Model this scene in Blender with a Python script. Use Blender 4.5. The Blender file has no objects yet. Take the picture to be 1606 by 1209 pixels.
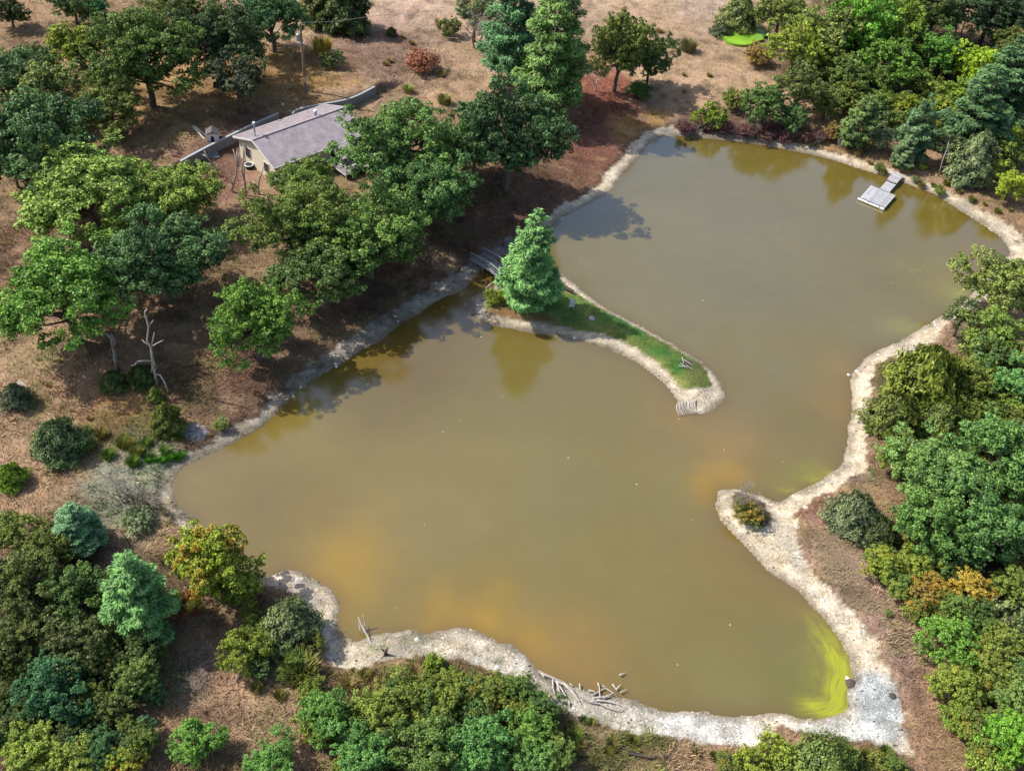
import bpy, math, random
import numpy as np
from mathutils import Vector, Matrix
random.seed(7); RS = np.random.RandomState(11)
SC = bpy.context.scene; COL = SC.collection
# ------------------------------------------------------------------ camera
FPX, CX, CY, CAMH = 1600.0, 803.0, 604.5, 72.0
TH, RO = math.radians(44), math.radians(-6.75)
fw = np.array([0, math.cos(TH), -math.sin(TH)]); rt = np.array([1., 0, 0]); dn = np.cross(fw, rt)
AR = math.cos(RO)*rt + math.sin(RO)*dn; AD = -math.sin(RO)*rt + math.cos(RO)*dn; AF = fw
cam = bpy.data.cameras.new('camera'); camo = bpy.data.objects.new('camera', cam); COL.objects.link(camo)
cam.sensor_width = 36; cam.lens = 36*FPX/1606; cam.clip_start = 1; cam.clip_end = 6000
M = Matrix(((AR[0], -AD[0], -AF[0], 0), (AR[1], -AD[1], -AF[1], 0), (AR[2], -AD[2], -AF[2], CAMH), (0, 0, 0, 1)))
camo.matrix_world = M; SC.camera = camo
# ------------------------------------------------------------------ light
SUN_EL = math.radians(47); saz = math.radians(-9)
w = bpy.data.worlds.new('World'); SC.world = w; w.use_nodes = True
nt = w.node_tree; bg = nt.nodes['Background']; sky = nt.nodes.new('ShaderNodeTexSky'); sky.sky_type = 'NISHITA'
sky.sun_disc = False; sky.sun_elevation = SUN_EL; sky.sun_rotation = math.atan2(-math.cos(saz), -math.sin(saz))
sky.air_density = 1.0; sky.dust_density = 2.2
nt.links.new(sky.outputs[0], bg.inputs[0]); bg.inputs[1].default_value = 0.15
sl = bpy.data.lights.new('sun', 'SUN'); sl.energy = 4.6; sl.angle = math.radians(0.5); sl.color = (1, .95, .86)
so = bpy.data.objects.new('sun', sl); COL.objects.link(so); so.location = (-60, 20, 90)
so.rotation_euler = Vector((math.cos(saz)*math.cos(SUN_EL), math.sin(saz)*math.cos(SUN_EL), -math.sin(SUN_EL))).to_track_quat('-Z', 'Y').to_euler()
SC.view_settings.view_transform = 'Standard'; SC.view_settings.look = 'None'; SC.view_settings.gamma = 1
SC.view_settings.use_curve_mapping = False; SC.view_settings.exposure = 0.44
SC.render.engine = 'CYCLES'
SC.cycles.max_bounces = 5; SC.cycles.diffuse_bounces = 2; SC.cycles.glossy_bounces = 2; SC.cycles.transmission_bounces = 3

# ------------------------------------------------------------------ pixel helpers (photo pixels -> the place)
def ray(x, y):
    return AR*(x-CX)/FPX + AD*(y-CY)/FPX + AF
def W(x, y, z=0.0):
    v = ray(x, y); return v*((CAMH-z)/-v[2]) + np.array([0, 0, CAMH])
def Wxy(pts, z=0.0):
    return np.array([W(a, b, z)[:2] for a, b in pts])
def chaikin(P, n=1):
    for _ in range(n):
        Q = np.roll(P, -1, 0); P = np.stack([P*.75+Q*.25, P*.25+Q*.75], 1).reshape(-1, 2)
    return P

# ------------------------------------------------------------------ traced outlines
WATER = [(1049,212),(1100,217),(1150,221),(1200,229),(1238,236),(1283,245),(1326,258),(1372,272),(1397,279),(1422,289),(1468,306),(1491,321),(1529,346),(1554,361),(1574,376),(1584,394),(1579,407),(1561,425),(1535,450),(1511,475),(1478,493),(1453,510),(1427,526),(1402,540),(1365,553),(1349,574),(1332,590),(1336,617),(1336,641),(1330,672),(1328,709),(1322,728),(1299,746),(1272,762),(1238,778),(1220,791),(1199,778),(1188,776),(1167,770),(1146,768),(1127,769),(1123,783),(1125,805),(1131,818),(1146,834),(1164,850),(1193,883),(1219,906),(1248,923),(1271,949),(1300,978),(1318,1004),(1329,1030),(1336,1056),(1332,1073),(1326,1091),(1329,1111),(1309,1123),(1286,1127),(1251,1125),(1225,1117),(1193,1120),(1167,1125),(1141,1123),(1126,1120),(1089,1114),(1054,1117),(1031,1111),(1002,1100),(973,1091),(921,1085),(898,1076),(869,1065),(843,1050),(826,1033),(814,1019),(800,1006),(787,1011),(772,999),(746,987),(726,984),(683,987),(674,996),(645,988),(625,993),(590,994),(556,1010),(550,999),(530,1001),(530,975),(534,947),(524,929),(507,915),(489,906),(475,898),(455,894),(435,900),(417,908),(395,903),(370,885),(330,850),(300,815),(279,792),(271,779),(269,759),(276,744),(289,732),(299,727),(331,712),(361,697),(374,689),(400,676),(424,658),(450,632),(475,608),(520,579),(554,559),(569,547),(594,537),(612,522),(637,502),(669,484),(689,469),(719,459),(736,444),(749,427),(768,410),(792,402),(818,388),(845,366),(876,345),(908,327),(953,304),(974,274),(992,254),(1014,234),(1022,220)]
GRAVEL = [(1062,203),(1090,207),(1120,211),(1180,217),(1205,221),(1240,227),(1290,237),(1335,250),(1380,263),(1400,270),(1430,281),(1475,298),(1495,310),(1535,331),(1565,348),(1592,362),(1610,385),(1612,405),(1595,432),(1560,458),(1525,485),(1491,503),(1473,520),(1458,540),(1426,553),(1391,566),(1370,580),(1360,598),(1366,622),(1365,641),(1357,656),(1354,699),(1362,715),(1354,736),(1338,752),(1320,768),(1301,780),(1267,789),(1251,807),(1246,826),(1248,858),(1271,892),(1286,915),(1312,941),(1341,970),(1364,1001),(1381,1039),(1396,1074),(1410,1114),(1424,1157),(1427,1189),(1401,1183),(1358,1169),(1318,1160),(1277,1154),(1251,1152),(1225,1146),(1199,1160),(1173,1172),(1117,1166),(1060,1163),(1002,1154),(944,1137),(901,1120),(843,1102),(818,1091),(790,1074),(761,1053),(732,1039),(700,1030),(660,1030),(608,1036),(573,1056),(524,1050),(507,1022),(495,999),(487,961),(466,932),(437,921),(414,924),(380,915),(340,885),(300,850),(268,815),(250,785),(252,755),(262,735),(286,719),(314,707),(335,693),(361,675),(386,662),(412,645),(440,608),(470,583),(487,572),(520,550),(539,540),(559,525),(589,509),(607,495),(629,482),(649,470),(679,450),(699,440),(724,422),(741,408),(761,397),(788,382),(819,366),(867,336),(893,321),(932,300),(954,269),(974,250),(987,232),(999,216),(1024,204)]
ISLAND = [(724,479),(739,497),(757,510),(789,514),(834,522),(879,529),(923,538),(968,553),(998,568),(1028,589),(1048,607),(1060,625),(1068,640),(1084,647),(1099,651),(1120,642),(1135,628),(1136,613),(1123,589),(1102,568),(1072,550),(1042,532),(998,508),(962,491),(932,471),(908,452),(891,437),(879,428),(850,420),(820,425),(800,433),(780,446),(766,452),(748,462),(732,470)]
GRASS = [(760,482),(766,494),(798,502),(849,510),(908,520),(953,529),(983,541),(1013,559),(1036,577),(1057,598),(1066,613),(1084,613),(1114,610),(1111,589),(1093,568),(1057,549),(998,516),(962,497),(926,479),(893,455),(872,441),(840,434),(800,448),(774,460)]
PATCH = [(1148,782),(1152,808),(1168,822),(1190,832),(1206,826),(1208,808),(1194,790),(1176,778),(1158,772)]
wp, gp, ip, sp_, pp = [chaikin(Wxy(p), 1) for p in (WATER, GRAVEL, ISLAND, GRASS, PATCH)]

_T = np.random.RandomState(5).rand(256, 256)
def vn(x, y, s=0):
    x = x+s*17.3; y = y+s*9.1
    xi = np.floor(x).astype(int); yi = np.floor(y).astype(int); fx = x-xi; fy = y-yi
    fx = fx*fx*(3-2*fx); fy = fy*fy*(3-2*fy)
    g = lambda a, b: _T[a & 255, b & 255]
    return (g(xi, yi)*(1-fx)+g(xi+1, yi)*fx)*(1-fy)+(g(xi, yi+1)*(1-fx)+g(xi+1, yi+1)*fx)*fy
def fbm(x, y, s=0, o=4):
    r = 0; a = .5; f = 1.0
    for i in range(o): r = r+a*(vn(x*f, y*f, s+i)-.5); a *= .55; f *= 2.07
    return r*2
def ss(a, b, x):
    t = np.clip((x-a)/(b-a), 0, 1); return t*t*(3-2*t)
def sdist(X, Y, P, pad=30):
    """signed distance, negative inside the polygon"""
    out = np.full(X.shape, 1e3); sh = X.shape
    lo = P.min(0)-pad; hi = P.max(0)+pad
    m = (X > lo[0]) & (X < hi[0]) & (Y > lo[1]) & (Y < hi[1])
    x = X[m]; y = Y[m]; d2 = np.full(x.shape, 1e6); ins = np.zeros(x.shape, bool)
    for a, b in zip(P, np.roll(P, -1, 0)):
        e = b-a; px = x-a[0]; py = y-a[1]
        t = np.clip((px*e[0]+py*e[1])/(e@e+1e-12), 0, 1)
        d2 = np.minimum(d2, (px-t*e[0])**2+(py-t*e[1])**2)
        if e[1] != 0:
            c = ((a[1] > y) != (b[1] > y)) & (px < e[0]*py/e[1]); ins ^= c
    d = np.sqrt(d2); d[ins] *= -1; out[m] = d; return out

# ------------------------------------------------------------------ terrain grid
xs = np.concatenate([[-1500, -700, -350, -200, -140], np.arange(-105, 106, .34), [140, 200, 350, 700, 1500]])
ys = np.concatenate([[-1500, -500, -150, -40, 5], np.arange(24, 70, .24), np.arange(70, 130, .32), np.arange(130, 222, .48), [240, 280, 400, 700, 1500, 3000]])
GX, GY = np.meshgrid(xs, ys)
nj = fbm(GX*.9, GY*.9, 3, 3)
dW = sdist(GX, GY, wp)+nj*.22
dI = sdist(GX, GY, ip)+nj*.12
water_d = np.minimum(-dW, dI)           # >0 in the water
land = -water_d                          # >0 on land
dG = sdist(GX, GY, gp)+fbm(GX*.7, GY*.7, 9, 4)*.75
dS = sdist(GX, GY, sp_)+fbm(GX*1.5, GY*1.5, 19, 3)*.25
dP = sdist(GX, GY, pp)+fbm(GX*1.5, GY*1.5, 29, 3)*.3
HC = np.array([-29.17, 108.31]); HA = math.radians(48); HZ = 2.6
def wall_pts(pix, z):
    return np.array([W(a, b, z)[:2] for a, b in pix])
WALLZ = 3.85
WL = wall_pts([(283, 253), (310, 238), (345, 220), (372, 207), (400, 193), (437, 178)], WALLZ)
WR = wall_pts([(458, 179), (462, 173), (480, 168), (520, 161), (545, 157), (568, 147), (588, 136)], WALLZ)
wline = np.concatenate([WL, WR])
def side(X, Y, P):
    best = np.full(X.shape, 1e9); sg = np.zeros(X.shape); ex = np.zeros(X.shape)
    n = len(P)-1
    for i in range(n):
        a = P[i]; e = P[i+1]-a; L = np.hypot(*e); px = X-a[0]; py = Y-a[1]
        tt = (px*e[0]+py*e[1])/(L*L); t = np.clip(tt, 0, 1)
        d = np.hypot(px-t*e[0], py-t*e[1]); s = (e[0]*py-e[1]*px)/L
        m = d < best; best[m] = d[m]; sg[m] = s[m]
        x_ = np.zeros(X.shape)
        if i == 0: x_ = np.maximum(0, -tt)*L
        if i == n-1: x_ = np.maximum(x_, np.maximum(0, tt-1)*L)
        ex[m] = x_[m]
    return sg, ex
rh = np.hypot(GX-HC[0], GY-HC[1])
hill = (HZ-.65)*ss(48, 12, rh)*ss(0, 9, np.maximum(dG, 0))
sg, ex = side(GX, GY, wline)
step = (WALLZ-HZ-.05)*ss(.0, .25, sg)*ss(9, 0, ex)*ss(45, 15, sg)*ss(48, 25, rh)
lip = .28*ss(0, .45, dG)*(dG < 500)+.28*(dG >= 500)
base = .05+.30*(1-np.exp(-np.maximum(land, 0)/1.3))
islip = .2*ss(.1, -.5, dS)
Hh = np.where(land > 0, base+lip+hill+step+islip+.22*ss(.2, -.8, dP)+(fbm(GX*.12, GY*.12, 7)*.35+fbm(GX*.8, GY*.8, 8)*.10)*(1-np.exp(-np.maximum(land, 0)/4)),
             -.03-.9*(1-np.exp(-np.maximum(water_d, 0)/2.0)))
Hh = np.where((land > 1) & (Hh < .12), .12, Hh)
def ground(x, y):
    i = min(max(np.searchsorted(xs, x)-1, 0), len(xs)-2); j = min(max(np.searchsorted(ys, y)-1, 0), len(ys)-2)
    u = (x-xs[i])/(xs[i+1]-xs[i]); v = (y-ys[j])/(ys[j+1]-ys[j])
    return (Hh[j, i]*(1-u)+Hh[j, i+1]*u)*(1-v)+(Hh[j+1, i]*(1-u)+Hh[j+1, i+1]*u)*v
def G(px, py, up=0.0):
    z = .4
    for _ in range(8):
        p = W(px, py, z+up); z = max(ground(p[0], p[1]), 0)
    return Vector((p[0], p[1], z))

# ------------------------------------------------------------------ land cover colours
C = lambda *a: np.array(a, float)
col = np.empty(GX.shape+(3,)); col[:] = C(.29, .195, .115)
def paint(px, py, r, c, s=1.0, k=1.0, seed=1, col=col, X=GX, Y=GY, nz=.55, fr=.35, soft=False):
    p = W(px, py); R = r*p[1]/math.cos(math.radians(20))/FPX*1.25
    d = np.hypot((X-p[0])/(R), (Y-p[1])/(R*k*1.35))
    dd = np.maximum(d+nz*fbm(X*fr, Y*fr, seed, 4), 0); f = s*np.exp(-1.5*dd*dd) if soft else s*ss(1.25, .45, dd)
    col += (np.array(c)-col)*f[..., None]
TAN = (.36, .245, .15); LT = (.42, .305, .21); RED = (.17, .075, .052); GOLD = (.34, .20, .075); OLV = (.13, .12, .04); GRN = (.10, .14, .035)
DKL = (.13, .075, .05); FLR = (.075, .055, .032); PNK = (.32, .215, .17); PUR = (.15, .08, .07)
for a in [(620,40,160,LT,.9),(1000,60,200,LT,.8),(1080,130,140,TAN,.8),(700,130,90,TAN,.6),(640,15,60,(.46,.33,.25),.7),(1120,10,60,(.5,.38,.3),.7),
          (480,150,70,GOLD,.9),(430,145,60,GOLD,.8),(420,165,30,GOLD,.8),(585,100,90,PUR,.55),(300,160,110,GOLD,.5),(180,170,110,GOLD,.4),
          (930,150,60,(.26,.095,.06),.9,1.2),(960,180,45,(.24,.09,.06),.9,1.2),(940,230,70,RED,.85,1.2),(900,250,60,RED,.6,1.2),(985,210,30,GOLD,.8),(1030,195,25,GOLD,.8),
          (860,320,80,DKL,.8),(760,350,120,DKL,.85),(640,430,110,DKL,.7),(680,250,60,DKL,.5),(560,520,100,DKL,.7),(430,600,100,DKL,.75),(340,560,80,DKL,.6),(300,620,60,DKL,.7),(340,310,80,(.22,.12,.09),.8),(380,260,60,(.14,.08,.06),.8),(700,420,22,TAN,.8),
          (60,560,120,TAN,.9),(150,620,80,(.36,.21,.13),.9),(60,680,100,TAN,.8),(190,650,60,GOLD,.7),(150,700,50,OLV,.7),(230,690,60,OLV,.85),(60,640,30,OLV,.6),(250,720,30,GRN,.7),(20,400,80,DKL,.7),
          (205,770,95,(.24,.25,.18),.95),(250,740,50,(.22,.27,.16),.9),(230,810,40,(.20,.18,.12),.8),(170,870,60,TAN,.5),
          (300,1060,60,(.17,.15,.13),.8),(400,1090,90,(.36,.24,.15),.9),(450,1160,90,(.34,.22,.14),.9),(340,1130,60,(.22,.14,.09),.8),
          (560,1060,60,(.26,.15,.07),.8),(640,1060,80,(.2,.13,.06),.8),(760,1060,70,(.16,.12,.05),.8),
          (950,1180,110,(.20,.16,.08),.9),(1080,1190,110,(.24,.17,.10),.9),(1000,1160,60,OLV,.7),(1150,1190,60,TAN,.5),(1350,1190,80,(.27,.19,.10),.8),
          (1290,830,60,(.24,.125,.09),.9,1.6),(1310,880,60,PNK,.9,1.6),(1370,960,60,PNK,.9,1.6),(1420,1060,60,PNK,.9,1.6),(1450,1140,70,(.30,.19,.12),.9,1.6),(1480,1190,60,(.28,.19,.10),.9),(1340,740,30,(.26,.2,.17),.9),
          (1385,600,30,(.11,.10,.045),.9),(1400,575,35,(.13,.11,.05),.9),(1440,560,30,(.16,.13,.08),.8),(1500,530,40,(.26,.19,.15),.7),(1480,575,40,(.3,.2,.16),.6),(1480,960,40,(.3,.22,.18),.6),
          (1200,205,70,(.13,.075,.055),.9,.5),(1110,200,50,(.12,.07,.055),.9,.5),(1290,225,40,(.15,.09,.05),.8,.5),(1340,235,50,(.3,.19,.09),.8,.5),(1420,265,50,(.30,.2,.11),.9,.5),(1500,300,50,(.33,.22,.14),.9,.6),(1570,330,50,(.30,.19,.11),.9,.6)]:
    paint(a[0], a[1], a[2], a[3], a[4], a[5] if len(a) > 5 else 1.0, seed=int(a[0]) % 13)
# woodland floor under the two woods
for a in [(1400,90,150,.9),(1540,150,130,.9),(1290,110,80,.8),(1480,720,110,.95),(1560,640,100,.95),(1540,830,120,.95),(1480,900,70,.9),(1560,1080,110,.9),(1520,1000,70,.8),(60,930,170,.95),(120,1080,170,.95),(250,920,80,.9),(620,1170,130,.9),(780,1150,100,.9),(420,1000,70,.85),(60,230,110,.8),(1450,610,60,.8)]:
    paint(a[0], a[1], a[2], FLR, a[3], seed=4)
# puddle rim, needles etc
n1 = fbm(GX*.5, GY*.5, 31); n2 = fbm(GX*2.3, GY*2.3, 33, 3)
grassy = dS < 0
isl = C(.115, .165, .04)+0*col
isl += (n1[..., None]*.7)*C(.20, .10, .04)+(n2[..., None]*.4)*C(.06, .05, .02)
col = np.where(grassy[..., None], isl, col)
paint(800, 497, 32, (.26, .14, .07), .9, .4, col=col); paint(850, 507, 20, (.24, .14, .07), .7, .4, col=col)
paint(1090, 590, 20, (.14, .14, .05), .7, col=col); paint(890, 455, 12, (.28, .2, .08), .8, col=col)
gm = (dG < 0) & ~grassy
grav = C(.68, .57, .42)+0*col
def gp_paint(*a, **k): paint(*a, col=grav, **k)
gp_paint(950,1120,420,(.54,.50,.43),.9,.6,seed=2); gp_paint(1380,1120,70,(.47,.50,.50),.95,1.2,seed=3); gp_paint(1300,1150,120,(.62,.62,.58),.9,.3,seed=3); gp_paint(1100,1145,130,(.58,.57,.53),.8,.3,seed=5)
gp_paint(640,1015,90,(.42,.36,.27),.9,seed=2); gp_paint(860,1090,60,(.33,.31,.24),.7,seed=2); gp_paint(470,940,60,(.42,.35,.28),.9,seed=2)
gp_paint(520,560,260,(.30,.26,.20),.95,1.2,seed=2); gp_paint(720,440,60,(.24,.21,.17),.9,1,seed=2); gp_paint(800,400,70,(.15,.15,.15),.9,1,seed=2); gp_paint(340,700,60,(.42,.35,.28),.9,seed=3)
gp_paint(250,760,40,(.22,.22,.15),.9,seed=3); gp_paint(740,485,22,(.30,.27,.25),.9,seed=3); gp_paint(1110,215,60,(.2,.15,.11),.95,.4,seed=3); gp_paint(1040,207,20,(.3,.28,.26),.8,seed=3)
grav += n2[..., None]*C(.16, .15, .135)+n1[..., None]*.07+(fbm(GX*1.1, GY*1.1, 81, 4)[..., None]*C(.20, .20, .19))
gsp = ss(.1, .45, fbm(GX*.6, GY*.6, 83, 4)); grav += (C(.34, .32, .27)-grav)*(gsp*.5)[..., None]
for q in range(30):
    qq = [(843,1085),(880,1105),(920,1120),(960,1135),(1010,1145),(650,1010),(600,1020),(560,1040),(720,1015),(770,1045),(800,1060)][q % 11]
    paint(qq[0]+random.uniform(-20,20), qq[1]+random.uniform(-8,8), random.uniform(6,18), (.22,.23,.12), .6, .6, seed=q, col=grav, fr=1.2, nz=.8)
grav = np.clip(grav, 0, .8)*.80
col = np.where(gm[..., None], grav, col)
#  wet band at the waterline, dark cut of the bank lip (soil), pond floor
wet = ss(.9, .15, land+.35*nj)*(land > -.1)*.75*((dG < 0)|grassy)
col += (C(.19, .165, .125)-col)*wet[..., None]
lipm = np.exp(-((dG-.12)/.16)**2)*.55+np.exp(-((dS-.05)/.12)**2)*.5
col += (C(.14, .10, .06)-col)*lipm[..., None]
col = np.where((dP < 0)[..., None], C(.12, .085, .04)+n2[..., None]*.05, col)
col = np.where((land < 0)[..., None], C(.2, .15, .07), col)
big = fbm(GX*.11, GY*.11, 41); mid = fbm(GX*.9, GY*.9, 42)
col *= (1+.35*big+.35*mid*(land > 0))[..., None]
gtint = ss(.12, .5, fbm(GX*.22, GY*.22, 51))*(dG > .2)*(dG < 500)*.45*ss(150, 90, GY); col += (C(.15, .15, .055)-col)*gtint[..., None]
straw = ss(.15, .5, fbm(GX*.35, GY*1.1, 53))*(dG > .2)*.35; col += (C(.44, .33, .19)-col)*straw[..., None]*(col.mean(-1) > .12)[..., None]
col = np.where((dG > 0)[..., None] & (dS > 0)[..., None], col*C(.94, .92, .92), col)
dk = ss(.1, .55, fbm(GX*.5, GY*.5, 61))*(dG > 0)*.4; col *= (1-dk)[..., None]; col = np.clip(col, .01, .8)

# ------------------------------------------------------------------ material helpers
MATS = {}
def new_mat(n):
    m = bpy.data.materials.new(n); m.use_nodes = True; nt = m.node_tree; return m, nt, nt.nodes['Principled BSDF']
def lk(nt, a, b): nt.links.new(a, b)
def nd(nt, t, **k):
    n = nt.nodes.new(t)
    for a, b in k.items(): setattr(n, a, b)
    return n
def noise(nt, scale, detail=5, rough=.6, dist=0, vec=None):
    n = nd(nt, 'ShaderNodeTexNoise'); n.inputs['Scale'].default_value = scale; n.inputs['Detail'].default_value = detail
    n.inputs['Roughness'].default_value = rough; n.inputs['Distortion'].default_value = dist
    if vec: lk(nt, vec, n.inputs['Vector'])
    return n
def ramp(nt, src, stops):
    r = nd(nt, 'ShaderNodeValToRGB'); lk(nt, src, r.inputs[0]); e = r.color_ramp.elements
    while len(e) < len(stops): e.new(.5)
    for el, (p, c) in zip(e, stops): el.position = p; el.color = tuple(c)+(1,) if len(c) == 3 else c
    return r
def mult(nt, a, b, f=1.0):
    m = nd(nt, 'ShaderNodeMix', data_type='RGBA', blend_type='MULTIPLY'); m.inputs[0].default_value = f
    lk(nt, a, m.inputs[6]); lk(nt, b, m.inputs[7]); return m.outputs[2]
def bump(nt, src, p, st, dist):
    b = nd(nt, 'ShaderNodeBump'); b.inputs['Strength'].default_value = st; b.inputs['Distance'].default_value = dist
    lk(nt, src, b.inputs['Height']); lk(nt, b.outputs[0], p.inputs['Normal'])
def simple(name, c, rough=.7, var=.25, scale=6, metal=0, bmp=.2):
    if name in MATS: return MATS[name]
    m, nt, p = new_mat(name); tc = nd(nt, 'ShaderNodeTexCoord')
    n = noise(nt, scale, vec=tc.outputs['Object']); r = ramp(nt, n.outputs[0], [(.25, [v*(1-var) for v in c]), (.75, [min(1, v*(1+var)) for v in c])])
    oi = nd(nt, 'ShaderNodeObjectInfo'); orr = ramp(nt, oi.outputs['Random'], [(0, (.74, .73, .72)), (1, (1.0, 1.0, 1.0))])
    lk(nt, mult(nt, r.outputs[0], orr.outputs[0]), p.inputs['Base Color']); p.inputs['Roughness'].default_value = rough; p.inputs['Metallic'].default_value = metal
    n2 = noise(nt, scale*5, vec=tc.outputs['Object']); bump(nt, n2.outputs[0], p, bmp, .03)
    MATS[name] = m; return m
def ground_mat():
    m, nt, p = new_mat('ground_cover'); at = nd(nt, 'ShaderNodeAttribute', attribute_name='cover'); tc = nd(nt, 'ShaderNodeTexCoord')
    v = tc.outputs['Object']
    a = noise(nt, 2.2, 8, .72, 1.6, v); ra = ramp(nt, a.outputs[0], [(.28, (.36, .35, .36)), (.47, (.86,)*3), (.58, (1.05,)*3), (.74, (1.75, 1.72, 1.66))])
    b = noise(nt, 9, 4, .7, .6, v); rb = ramp(nt, b.outputs[0], [(.28, (.58,)*3), (.66, (1.30,)*3)])
    c = mult(nt, mult(nt, at.outputs[0], ra.outputs[0], .9), rb.outputs[0], .95)
    lk(nt, c, p.inputs['Base Color']); p.inputs['Roughness'].default_value = .95; p.inputs['Specular IOR Level'].default_value = .15
    mx = nd(nt, 'ShaderNodeMath', operation='ADD'); lk(nt, a.outputs[0], mx.inputs[0]); lk(nt, b.outputs[0], mx.inputs[1])
    bump(nt, mx.outputs[0], p, .6, .14); return m
def foliage_mat(name, tr=.2):
    m, nt, p = new_mat(name); oi = nd(nt, 'ShaderNodeObjectInfo'); at = nd(nt, 'ShaderNodeAttribute', attribute_name='tint')
    # leaf to leaf variation with the shade of gaps painted into the darks, some leaves of the autumn colour
    r = ramp(nt, at.outputs['Fac'], [(0, (.10, .13, .11)), (.28, (.30, .34, .30)), (.5, (.70, .72, .58)), (.78, (1, .98, .74)), (1, (1, 1, .95))])
    gn = nd(nt, 'ShaderNodeVectorMath', operation='SCALE'); gn.inputs['Scale'].default_value = 2.85; lk(nt, r.outputs[0], gn.inputs[0])
    c = mult(nt, oi.outputs['Color'], gn.outputs[0])
    a2 = nd(nt, 'ShaderNodeAttribute', attribute_name='autumn')
    sb = nd(nt, 'ShaderNodeMath', operation='SUBTRACT'); sb.inputs[0].default_value = 1; lk(nt, oi.outputs['Alpha'], sb.inputs[1])
    gt = nd(nt, 'ShaderNodeMath', operation='LESS_THAN'); lk(nt, a2.outputs['Fac'], gt.inputs[0]); lk(nt, sb.outputs[0], gt.inputs[1])
    mx = nd(nt, 'ShaderNodeMix', data_type='RGBA'); lk(nt, gt.outputs[0], mx.inputs[0]); lk(nt, c, mx.inputs[6]); mx.inputs[7].default_value = (.38, .25, .035, 1)
    lk(nt, mx.outputs[2], p.inputs['Base Color']); p.inputs['Roughness'].default_value = .5; p.inputs['Specular IOR Level'].default_value = .22
    t = nd(nt, 'ShaderNodeBsdfTranslucent'); lk(nt, mx.outputs[2], t.inputs[0])
    ms = nd(nt, 'ShaderNodeMixShader'); ms.inputs[0].default_value = tr
    out = nt.nodes['Material Output']; lk(nt, p.outputs[0], ms.inputs[1]); lk(nt, t.outputs[0], ms.inputs[2]); lk(nt, ms.outputs[0], out.inputs[0]); return m
BARK = simple('bark', (.12, .095, .075), .9, .35, 4, bmp=.6); DEADW = simple('dead_wood', (.46, .42, .37), .8, .3, 4, bmp=.5)
GREYT = simple('grey_twig', (.26, .23, .20), .85, .3, 4)
LEAF = foliage_mat('leaf'); NEEDLE = foliage_mat('needle', .12)

# ------------------------------------------------------------------ mesh helpers
def np_mesh(name, V, F, mat, attrs=None, smooth=False):
    V = np.asarray(V, np.float32); F = np.asarray(F, np.int32); k = F.shape[1]
    me = bpy.data.meshes.new(name); me.vertices.add(len(V)); me.vertices.foreach_set('co', V.ravel())
    me.loops.add(F.size); me.loops.foreach_set('vertex_index', F.ravel())
    me.polygons.add(len(F)); me.polygons.foreach_set('loop_start', np.arange(len(F), dtype=np.int32)*k)
    if smooth: me.polygons.foreach_set('use_smooth', np.ones(len(F), bool))
    me.update(calc_edges=True); me.validate()
    for n, (dom, typ, a) in (attrs or {}).items():
        at = me.attributes.new(n, typ, dom)
        at.data.foreach_set('color' if typ == 'FLOAT_COLOR' else 'value', np.asarray(a, np.float32).ravel())
    me.materials.append(mat); return me
def link(name, me, parent=None, loc=None, label=None, cat=None, group=None, kind=None):
    o = bpy.data.objects.new(name, me); COL.objects.link(o)
    if parent is not None: o.parent = parent
    if loc is not None: o.location = loc
    tag(o, label, cat, group, kind); return o
def tag(o, label=None, cat=None, group=None, kind=None):
    for k, v in (('label', label), ('category', cat), ('group', group), ('kind', kind)):
        if v: o[k] = v
    return o
def thing(name, label, cat, loc=(0, 0, 0), rz=0, group=None):
    o = bpy.data.objects.new(name, None); COL.objects.link(o); o.location = loc; o.rotation_euler = (0, 0, rz); o.empty_display_size = .3
    return tag(o, label, cat, group)
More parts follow.
